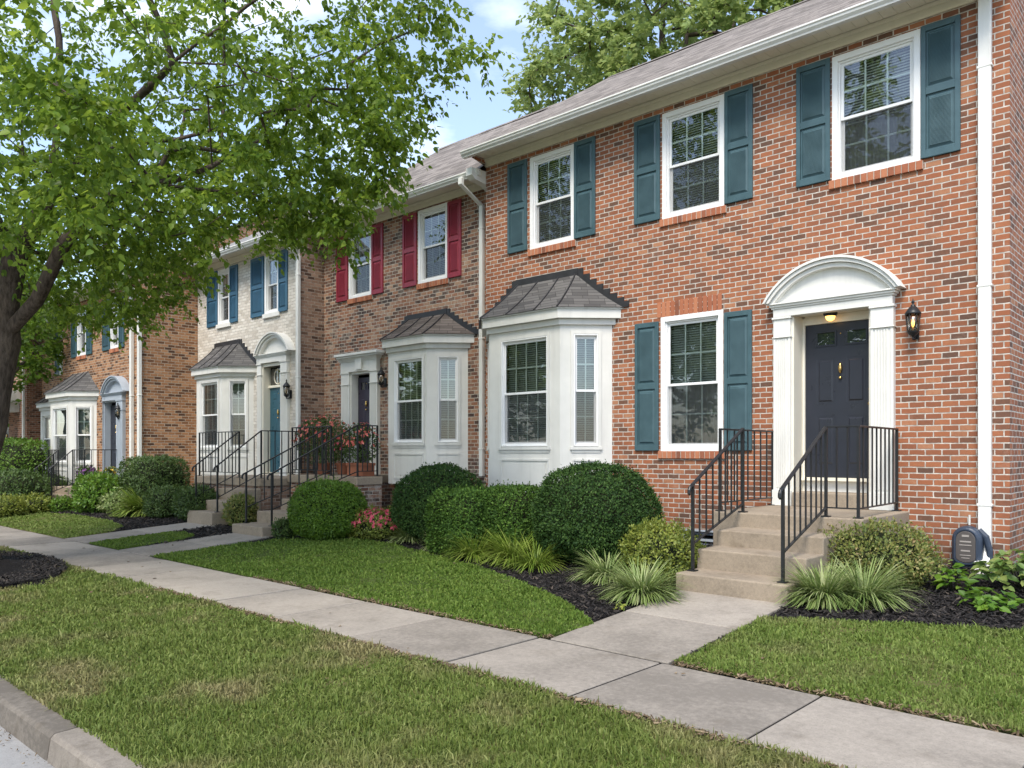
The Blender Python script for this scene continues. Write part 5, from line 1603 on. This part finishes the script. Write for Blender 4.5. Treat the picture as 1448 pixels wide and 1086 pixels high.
simple_tree('tall pale green tree rising behind the roof of the nearest house', -19.3, 31.0, 0, 27, 6.4, 8, 560, 'leaf_far', 3, leaf=.25, per=150, twig=1.2)
simple_tree('second pale green tree farther right behind the long roof', -11.5, 33.0, 0, 23, 5.6, 8, 420, 'leaf_far', 8, leaf=.25, per=140, twig=1.2)
simple_tree('bright green tree beyond the far end of the street', -44, 9.0, 0, 13, 5.0, 2, 150, 'leaf_bright', 12, leaf=.34, per=60, twig=1.3)
simple_tree('bright green small tree in the yards beyond the forked street tree', -27.6, 6.5, .1, 9.5, 3.2, 3.0, 170, 'leaf_bright', 14, leaf=.15, per=110, twig=.8, rt=.14)
for i, (x, y, h, R_) in enumerate(((-14.5, -18, 21, 5.4), (-23.5, -17, 15, 4.6), (-35, -17, 10, 5), (-47, -16, 10, 5))):
    simple_tree(('tallest tree reflected in the upper window over the navy door', 'tree reflected in the middle upper window of the nearest house', 'low tree reflected in the nearest bay window', 'low tree across the street reflected in the far windows')[i], x, y, -.06, h, R_, 2.2, 240, 'maple', 30+i, leaf=.30, per=80, twig=1.3, group='trees reflected in the windows')

# ------------------------------------------------------------------ shrubs and clumps, placed where they stand in the beds
def spot(px, py): return gp(px, py)
def S(px, d, *a, **k):
    a_, b_ = ray(px); return a_*d, b_*d
x, y = S(843, 9.95); shrub('round_bush', 'largest dark clipped ball bush, left of the nearest steps', 'bush', x, y, .77, .72, 1.22, 'yew', 48000, .031, 2.35, .03, 1, 'dark clipped bushes before the bay windows')
x, y = S(727, 10.9); shrub('box_hedge', 'flat topped dark hedge bush between the two dark ball bushes', 'bush', x, y, .52, .48, .88, 'yew_light', 26000, .034, 5.5, .025, 2, 'dark clipped bushes before the bay windows')
x, y = S(662, 11.0); shrub('box_hedge', 'smaller flat dark hedge bush touching the left ball bush', 'bush', x, y, .46, .46, .86, 'yew_light', 24000, .034, 5.5, .025, 3, 'dark clipped bushes before the bay windows')
x, y = S(621, 12.3); shrub('round_bush', 'dark clipped ball bush before the crimson shuttered house bay', 'bush', x, y, .69, .66, 1.13, 'yew', 34000, .033, 2.35, .04, 4, 'dark clipped bushes before the bay windows')
x, y = S(464, 12.9); shrub('round_bush', 'bright green clipped ball bush right of the flower landing steps', 'bush', x, y, .60, .58, .93, 'boxwood', 30000, .033, 2.4, .03, 5)
x, y = S(402, 13.0); shrub('low_bush', 'little green bush tucked against the flower landing steps', 'bush', x, y, .17, .17, .30, 'hedge', 1500, .035, 2.2, .08, 6)
x, y = S(936, 8.75); shrub('leafy_shrub', 'yellow green loose shrub left of the nearest steps', 'shrub', x, y, .42, .40, .60, 'spirea', 7500, .036, 2.2, .10, 7, loose=.25, fuzz=.08)
x, y = S(1236, 8.15); shrub('leafy_shrub', 'olive shrub with pinkish tips right of the nearest steps', 'shrub', x, y, .57, .46, .60, 'abelia', 10500, .034, 2.2, .10, 8, loose=.3, fuzz=.10)
x, y = S(533, 12.7); r = shrub('flowering_shrub', 'low shrub covered in pink flowers beside the dark ball bush', 'flowering shrub', x, y, .50, .40, .46, 'spirea', 3800, .04, 2.2, .10, 9, loose=.25, fuzz=.08)
flowers_on(r, x, y, .50, .40, .48, 260, .036, 'petal_pink', 3, top=True)
GR = 'strappy grass clumps edging the beds'
for (px, py, n, L, mt, sd, lb) in (
    (580, 766, 170, .44, 'liriope', 11, 'grass clump under the pink flowering shrub, leftmost in the near bed'),
    (625, 778, 120, .36, 'liriope', 12, 'smallest grass clump below the left dark ball bush'),
    (671, 790, 240, .52, 'liriope_green', 13, 'bushy green grass clump in front of the flat hedge'),
    (726, 795, 270, .58, 'liriope_green', 14, 'tallest bright grass clump left of the largest ball bush'),
    (758, 804, 170, .48, 'liriope_green', 15, 'green grass clump at the foot of the largest ball bush'),
    (858, 820, 260, .42, 'liriope', 16, 'pale grass clump under the largest ball bush, behind a bigger one'),
    (908, 846, 420, .46, 'liriope', 17, 'wide pale grass clump at the lawn corner left of the nearest steps'),
    (1165, 852, 520, .47, 'liriope', 18, 'wide pale grass clump right of the nearest steps, before the olive shrub'),
    (1222, 852, 300, .50, 'liriope', 19, 'pale grass clump spreading right, below the olive shrub')):
    x, y = spot(px, py); strap('grass_clump', lb, 'grass clump', x, y, n, L, mt, sd, group=GR, spread=.11)
# broad leaved plants at the right
def broad(label, x, y, n, hh, rr_, size, mat, seed, name='broad_leaf_plant'):
    g_ = np.random.default_rng(seed); zg = gz(y)
    r = thing(name, (x, y, zg), label, 'plant')
    st = MB(); pos = []; ax = []; nr = []; L = []
    for k in range(n):
        a = g_.random()*2*math.pi; q = rr_*math.sqrt(g_.random()); hz = hh*(1-.55*(q/rr_)**2)*g_.uniform(.45, 1.0)
        p = np.array([x+q*math.cos(a), y+q*math.sin(a), zg+hz])
        if k % 4 == 0: st.tube([(x+.25*q*math.cos(a), y+.25*q*math.sin(a), zg-.02), (x+.7*q*math.cos(a), y+.7*q*math.sin(a), zg+hz*.7), tuple(p)], [.007, .005, .003], 5, False)
        m = g_.integers(2, 5)
        for j in range(m):
            b = a+g_.normal(0, 1.2)
            pos.append(p+g_.normal(0, .012, 3)); ax.append([math.cos(b), math.sin(b), g_.normal(.05, .35)]); nr.append([.3*math.cos(a)+g_.normal(0, .35), .3*math.sin(a)+g_.normal(0, .35)-.2, 1.0]); L.append(size*g_.uniform(.6, 1.25))
    V, F = leaf_geo(np.array(pos), np.array(ax), np.array(nr), np.array(L), np.array(L)*.62, 'oval')
    np_mesh('leaves', V, F, M[mat], r)
    st.build('stem', M['twig'], r)
    return r
x, y = spot(1425, 838); broad('broad leaved green plant at the right edge below the downspout', x+.12, y+.2, 120, .40, .40, .12, 'hosta', 21)
x, y = spot(1400, 862); broad('low leafy plant in front of the broad leaved one at the right edge', x, y, 34, .17, .20, .10, 'fern', 22)
x, y = spot(1349, 836); broad('small young plant with bright leaves below the utility meter', x, y, 18, .26, .12, .11, 'fern', 23)
x, y = spot(875, 862); broad('tiny yellow green seedling at the lawn edge', x, y, 7, .06, .05, .05, 'spirea', 24)

# plants farther down the row
x, y = S(218, 18.7); shrub('box_hedge', 'square cut tall hedge against the tan brick side wall', 'hedge', x, y, .83, .55, 1.25, 'hedge', 17000, .05, 6.0, .02, 31, z0=.16)
x, y = S(238, 17.2); shrub('box_hedge', 'low rounded hedge below the square hedge', 'hedge', x, y, .50, .45, .62, 'hedge', 5000, .05, 2.8, .06, 32)
x, y = S(280, 16.3); shrub('box_hedge', 'low hedge left of the teal door steps', 'hedge', x, y, .42, .40, .66, 'hedge', 5000, .05, 2.8, .06, 33)
x, y = S(140, 18.9); shrub('leafy_shrub', 'bright green layered shrub beside the far low steps', 'shrub', x, y, .66, .5, .85, 'fern', 4500, .075, 2.2, .14, 34, loose=.25, fuzz=.10)
x, y = S(168, 18.4); shrub('leafy_shrub', 'small pale shrub right of the bright layered shrub', 'shrub', x, y, .36, .34, .42, 'liriope', 2200, .07, 2.2, .14, 35, loose=.25, fuzz=.10)
for (px, py, n, L, mt, sd, lb) in (
    (208, 728, 330, .80, 'liriope_green', 41, 'large bright grass clump before the low hedges at the left'),
    (262, 728, 120, .36, 'liriope', 42, 'small grass clump beside the teal door steps'),
    (330, 737, 110, .40, 'liriope', 43, 'thin grass clump in the mulch between the two stairs')):
    x, y = spot(px, py); strap('grass_clump', lb, 'grass clump', x, y, n, L, mt, sd, spread=.2, width=.016, group=GR)
x, y = S(334, 14.9); shrub('leafy_shrub', 'loose reddish shrub in the mulch between the two stairs', 'shrub', x, y+.1, .28, .28, .55, 'abelia', 2400, .05, 2.2, .12, 44, loose=.4, fuzz=.12)
x, y = S(28, 22.4); shrub('box_hedge', 'dark square hedge behind the street tree trunk', 'hedge', x, y, 1.05, .6, 1.75, 'boxwood', 9000, .06, 4.0, .05, 36)
x, y = S(18, 20.4); shrub('box_hedge', 'long lower hedge left of the far low steps', 'hedge', x, y, 1.25, .6, .95, 'hedge', 9000, .06, 4.0, .05, 37)
x, y = S(72, 21.9); shrub('box_hedge', 'low clipped hedge behind the far railing, under the bay', 'hedge', x, y, .9, .35, .72, 'hedge', 5000, .055, 4.0, .05, 38)
x, y = S(10, 18.5); shrub('leafy_shrub', 'small yellow green shrub at the left edge of the far bed', 'shrub', x, y, .35, .35, .45, 'spirea', 2000, .06, 2.2, .14, 39, loose=.3, fuzz=.10)
x, y = S(56, 18.9); shrub('leafy_shrub', 'sparse shrub in front of the far hedges', 'shrub', x-.5, y, .5, .4, .4, 'spirea', 1600, .06, 2.2, .14, 40, loose=.45, fuzz=.12)
x, y = S(88, 19.3); shrub('leafy_shrub', 'tiny shrub at the foot of the far low steps', 'shrub', x, y, .26, .26, .30, 'fern', 1200, .05, 2.2, .14, 45, loose=.3, fuzz=.10)

# flower pots on the landings
def pot(label, x, y, z, r_, h, bush_r, bush_h, petal, n, seed, box=False):
    t = thing('flower_pot', (x, y, z), label, 'flower pot')
    p = MB()
    if box:
        p.box(x-r_*1.5, x+r_*1.5, y-r_*.8, y+r_*.8, z+.002, z+h); p.box(x-r_*1.6, x+r_*1.6, y-r_*.9, y+r_*.9, z+h-.05, z+h+.004)
    else:
        p.lathe([(r_*.7, .002), (r_*.95, h*.8), (r_*1.08, h*.82), (r_*1.1, h), (r_*.95, h), (r_*.9, h*.9)], (x, y, z), 20)
    p.build('pot', M['terracotta'], t, bevel=.004, seg=1)
    g_ = np.random.default_rng(seed); m = int(max(n*14, 1400*(bush_r/.5)**2))
    d = unit(m, g_); q = g_.random(m)**(1/3)
    pos = np.array([x, y, z+h+bush_h*.5])+d*np.array([bush_r, bush_r*.8, bush_h*.55])*q[:, None]
    V, F = leaf_geo(pos, d+unit(m, g_)*.7+np.array([0,0,.3]), d+unit(m, g_)*.5+np.array([0,0,.6]), .06*g_.uniform(.6, 1.3, m), .032*g_.uniform(.6, 1.3, m), 'diamond')
    np_mesh('leaves', V, F, M['hedge'], t)
    st = MB()
    for k in range(14):
        a = g_.random()*6.28; q = bush_r*.7*g_.random()
        st.tube([(x, y, z+h-.03), (x+.4*q*math.cos(a), y+.4*q*math.sin(a), z+h+bush_h*.45), (x+q*math.cos(a), y+q*math.sin(a), z+h+bush_h*.95)], [.008, .006, .003], 4, False)
    st.build('stem', M['twig'], t)
    flowers_on(t, x, y, bush_r*1.0, bush_r*.85, bush_h*1.1, n, .042, petal, seed, z0=z+h)
    return t
zl = 1.10
pot('terracotta pot of tall coral flowers left of the dark door', fx(458, 9.5), 9.5, zl, .17, .24, .66, .92, 'petal_coral', 130, 51)
pot('terracotta trough of coral flowers right of the dark door, behind the railing', fx(510, 9.3), 9.3, zl, .17, .25, .40, .72, 'petal_coral', 60, 52, box=True)
pot('small pot of pink flowers between the two coral pots', fx(484, 9.7), 9.7, zl, .13, .24, .28, .55, 'petal_pink', 40, 53)
pot('small pot with a yellow bloom by the grey arched door', fx(157, 7.9), 7.9, .66, .14, .22, .18, .30, 'petal_yellow', 16, 54)
pot('purple flower pot under the far bay window', fx(122, 7.5), 7.5, .66, .16, .22, .28, .32, 'petal_purple', 40, 55)

# ------------------------------------------------------------------ grass, mulch chips, litter
def inside(P, poly):
    poly = np.array(poly); x, y = P[:, 0], P[:, 1]; c = np.zeros(len(P), bool)
    j = len(poly)-1
    for i in range(len(poly)):
        xi, yi = poly[i]; xj, yj = poly[j]
        c ^= ((yi > y) != (yj > y)) & (x < (xj-xi)*(y-yi)/(yj-yi+1e-12)+xi)
        j = i
    return c
GZ = np.vectorize(gz)
def blades(name, poly, mat, off, d0, hmin, hmax, seed, maxd=26, avoid=None, edge=0.0, ref=4.2, w0=.0042):
    """one mesh of separate grass blades; nearer ground carries more and finer blades"""
    g_ = np.random.default_rng(seed)
    po = np.array(poly); x0, y0 = po.min(0); x1, y1 = po.max(0); x0 = max(x0, -26)
    n = int((x1-x0)*(y1-y0)*d0)
    P = np.stack([g_.uniform(x0, x1, n), g_.uniform(y0, y1, n)], axis=1)
    depth = -SY*P[:, 0]+CY*P[:, 1]; lat = CY*P[:, 0]+SY*P[:, 1]
    ok = (depth > 1.2) & (np.abs(lat) < depth*.80+1.0)
    ok &= g_.random(n) < np.minimum(1, (ref/np.maximum(depth, .1))**1.75)
    P, depth = P[ok], depth[ok]
    ok = inside(P, poly)
    if avoid is not None: ok &= avoid(P)
    P, depth = P[ok], depth[ok]; n = len(P)
    tuft = .5+.5*np.sin(P[:, 0]*7.3+2*np.sin(P[:, 1]*5.1))*np.sin(P[:, 1]*8.7+1.7*np.sin(P[:, 0]*4.3))
    h = g_.uniform(hmin, hmax, n)*(.65+.7*tuft)*np.where(g_.random(n) < .03, 1.6, 1.0)
    w = w0*np.maximum(1, depth/ref)**.9*g_.uniform(.7, 1.4, n)
    a = g_.random(n)*2*np.pi; ln = np.abs(g_.normal(0, .55, n)); la = g_.random(n)*2*np.pi
    z = GZ(P[:, 1])+off
    b = np.stack([P[:, 0], P[:, 1], z], axis=1)
    sd = np.stack([np.cos(a), np.sin(a), np.zeros(n)], axis=1)*w[:, None]
    ld = np.stack([np.cos(la), np.sin(la), np.zeros(n)], axis=1)
    mid = b+ld*(h*ln*.35)[:, None]+np.array([0,0,1])*(h*.6)[:, None]
    tip = b+ld*(h*ln*1.1)[:, None]+np.array([0,0,1])*(h*np.maximum(.35, 1-.35*ln))[:, None]
    V = np.stack([b-sd, b+sd, mid+sd*.8, mid-sd*.8, tip+sd*.12, tip-sd*.12], axis=1).reshape(-1, 3)
    F = (np.array([(0,1,2,3), (3,2,4,5)])[None]+(np.arange(n)*6)[:, None, None]).reshape(-1, 4)
    o = np_mesh(name, V, F, M[mat])
    print(name, n)
    return tag(o, None, None, None, 'stuff')
def ring_out(P): return (((P[:, 0]-TREE_XY[0])/1.95)**2+((P[:, 1]-TREE_XY[1])/.97)**2) > 1
VG = [(-26, 1.70), (3, 1.70), (3, 3.945), (-26, 3.945)]
blades('verge_grass', VG, 'verge_grass', -.005, 10500, .022, .058, 61, avoid=ring_out)
def grow_poly(poly, e):
    c = np.array(poly).mean(0); return [tuple(np.array(p)+(np.array(p)-c)/max(np.linalg.norm(np.array(p)-c), 1e-6)*e) for p in poly]
blades('lawn_grass', grow_poly(LAWN_A, .02), 'lawn_grass', .012, 14000, .018, .042, 62)
blades('lawn_grass', LAWN_B, 'lawn_pale', .012, 12000, .020, .048, 63)
blades('lawn_grass', LAWN_C, 'lawn_grass', .012, 14000, .018, .040, 64)
blades('lawn_grass', LAWN_D, 'lawn_pale', .012, 14000, .018, .042, 65)
blades('lawn_grass', [(-26, 5.07)]+LAWN_E[1:3]+[(-26, 6.4)], 'lawn_grass', .012, 12000, .018, .042, 66)
def chips(name, n, sampler, mat, seed, size=(.02, .06), lift=.012, maxd=14, tilt=.45):
    g_ = np.random.default_rng(seed)
    P = sampler(g_, n); n = len(P)
    L = g_.uniform(size[0], size[1], n)*.5; W = L*g_.uniform(.15, .4, n)
    a = g_.random(n)*2*np.pi
    ax = np.stack([np.cos(a), np.sin(a), g_.normal(0, tilt, n)], axis=1); ax /= np.linalg.norm(ax, axis=1, keepdims=True)
    sd = np.stack([-np.sin(a), np.cos(a), g_.normal(0, tilt, n)], axis=1)
    up = np.cross(ax, sd); up /= np.linalg.norm(up, axis=1, keepdims=True)
    c = np.stack([P[:, 0], P[:, 1], GZ(P[:, 1])+lift+g_.uniform(-.01, .018, n)], axis=1)
    T = (W*.35)[:, None]*up; A = ax*L[:, None]; S_ = sd*W[:, None]
    V = np.stack([c-A-S_-T, c+A-S_*.6-T, c+A+S_*.6-T, c-A+S_-T, c-A-S_+T, c+A-S_*.6+T, c+A+S_*.6+T, c-A+S_+T], axis=1).reshape(-1, 3)
    F = (np.array([(4,5,6,7),(0,1,5,4),(1,2,6,5),(2,3,7,6),(3,0,4,7)])[None]+(np.arange(n)*8)[:, None, None]).reshape(-1, 4)
    return tag(np_mesh(name, V, F, M[mat]), None, None, None, 'stuff')
def bed(g_, n):
    P = np.stack([g_.uniform(-13, 1.5, n*3), g_.uniform(5.3, 9.9, n*3)], axis=1)
    d = -SY*P[:, 0]+CY*P[:, 1]
    ok = (g_.random(len(P)) < np.minimum(1, (6.5/np.maximum(d, 1))**1.6)) & (d > 3)
    for L in (LAWN_A, LAWN_B): ok &= ~inside(P, grow_poly(L, -.03))
    ok &= ~((P[:, 0] > -4.24) & (P[:, 0] < -3.08) & (P[:, 1] < 7.2)) & ~((P[:, 0] > -4.6) & (P[:, 0] < -2.86) & (P[:, 1] > 7.1)) & ~((P[:, 0] < -11.78) & (P[:, 1] < 9.8))
    return P[ok]
chips('mulch_chips', 26000, bed, 'chip', 71)
def bed2(g_, n):
    P = np.stack([g_.uniform(-22, -12.9, n), g_.uniform(5.4, 8.2, n)], axis=1)
    ok = np.ones(n, bool)
    for L in (LAWN_C, LAWN_D): ok &= ~inside(P, L)
    ok &= ~((P[:, 0] > -15.55) & (P[:, 0] < -14.42)) & (P[:, 0] < -13.0)
    return P[ok]
chips('mulch_chips', 9000, bed2, 'chip', 72, (.03, .08))
def ringp(g_, n):
    a = g_.random(n)*2*np.pi; q = np.sqrt(g_.random(n))*1.02
    return np.stack([TREE_XY[0]+q*1.93*np.cos(a), TREE_XY[1]+q*.95*np.sin(a)], axis=1)
chips('mulch_chips', 7000, ringp, 'chip', 73, (.025, .07), lift=.06)
def edges(g_, n):
    # dry clippings along the walk edges and at the foot of the lawns
    xs = g_.uniform(-9, 1, n)
    y = np.where(g_.random(n) < .5, 5.06+np.abs(g_.normal(0, .035, n)), 3.93-np.abs(g_.normal(0, .03, n)))
    ok = ~((y > 4.5) & (xs > -4.24) & (xs < -3.08))
    return np.stack([xs, y], axis=1)[ok]
chips('dry_clippings', 5200, edges, 'litter', 74, (.012, .05), lift=.012)
def gut(g_, n):
    return np.stack([g_.uniform(-8, .5, n), 1.53-np.abs(g_.normal(0, .05, n))], axis=1)
P_ = chips('gutter_litter', 500, gut, 'litter', 75, (.006, .02), lift=-.145)

def fallen(g_, n):
    P = np.stack([g_.uniform(-11, 1, n), g_.uniform(1.3, 6.8, n)], axis=1)
    return P
def leaf_litter(n, seed):
    g_ = np.random.default_rng(seed)
    P = np.stack([g_.uniform(-14, 1, n), g_.uniform(1.75, 6.9, n)], axis=1)
    z = GZ(P[:, 1])+np.where((P[:, 1] > 3.92) & (P[:, 1] < 5.04), .016, .035)
    a = g_.random(n)*6.28
    pos = np.stack([P[:, 0], P[:, 1], z], axis=1)
    ax = np.stack([np.cos(a), np.sin(a), g_.normal(0, .12, n)], axis=1); nr = np.array([0, 0, 1.0])+g_.normal(0, .22, (n, 3))
    L = g_.uniform(.025, .06, n)
    V, F = leaf_geo(pos, ax, nr, L, L*.62, 'oval')
    return tag(np_mesh('fallen_leaves', V, F, M['litter']), None, None, None, 'stuff')
leaf_litter(70, 81)
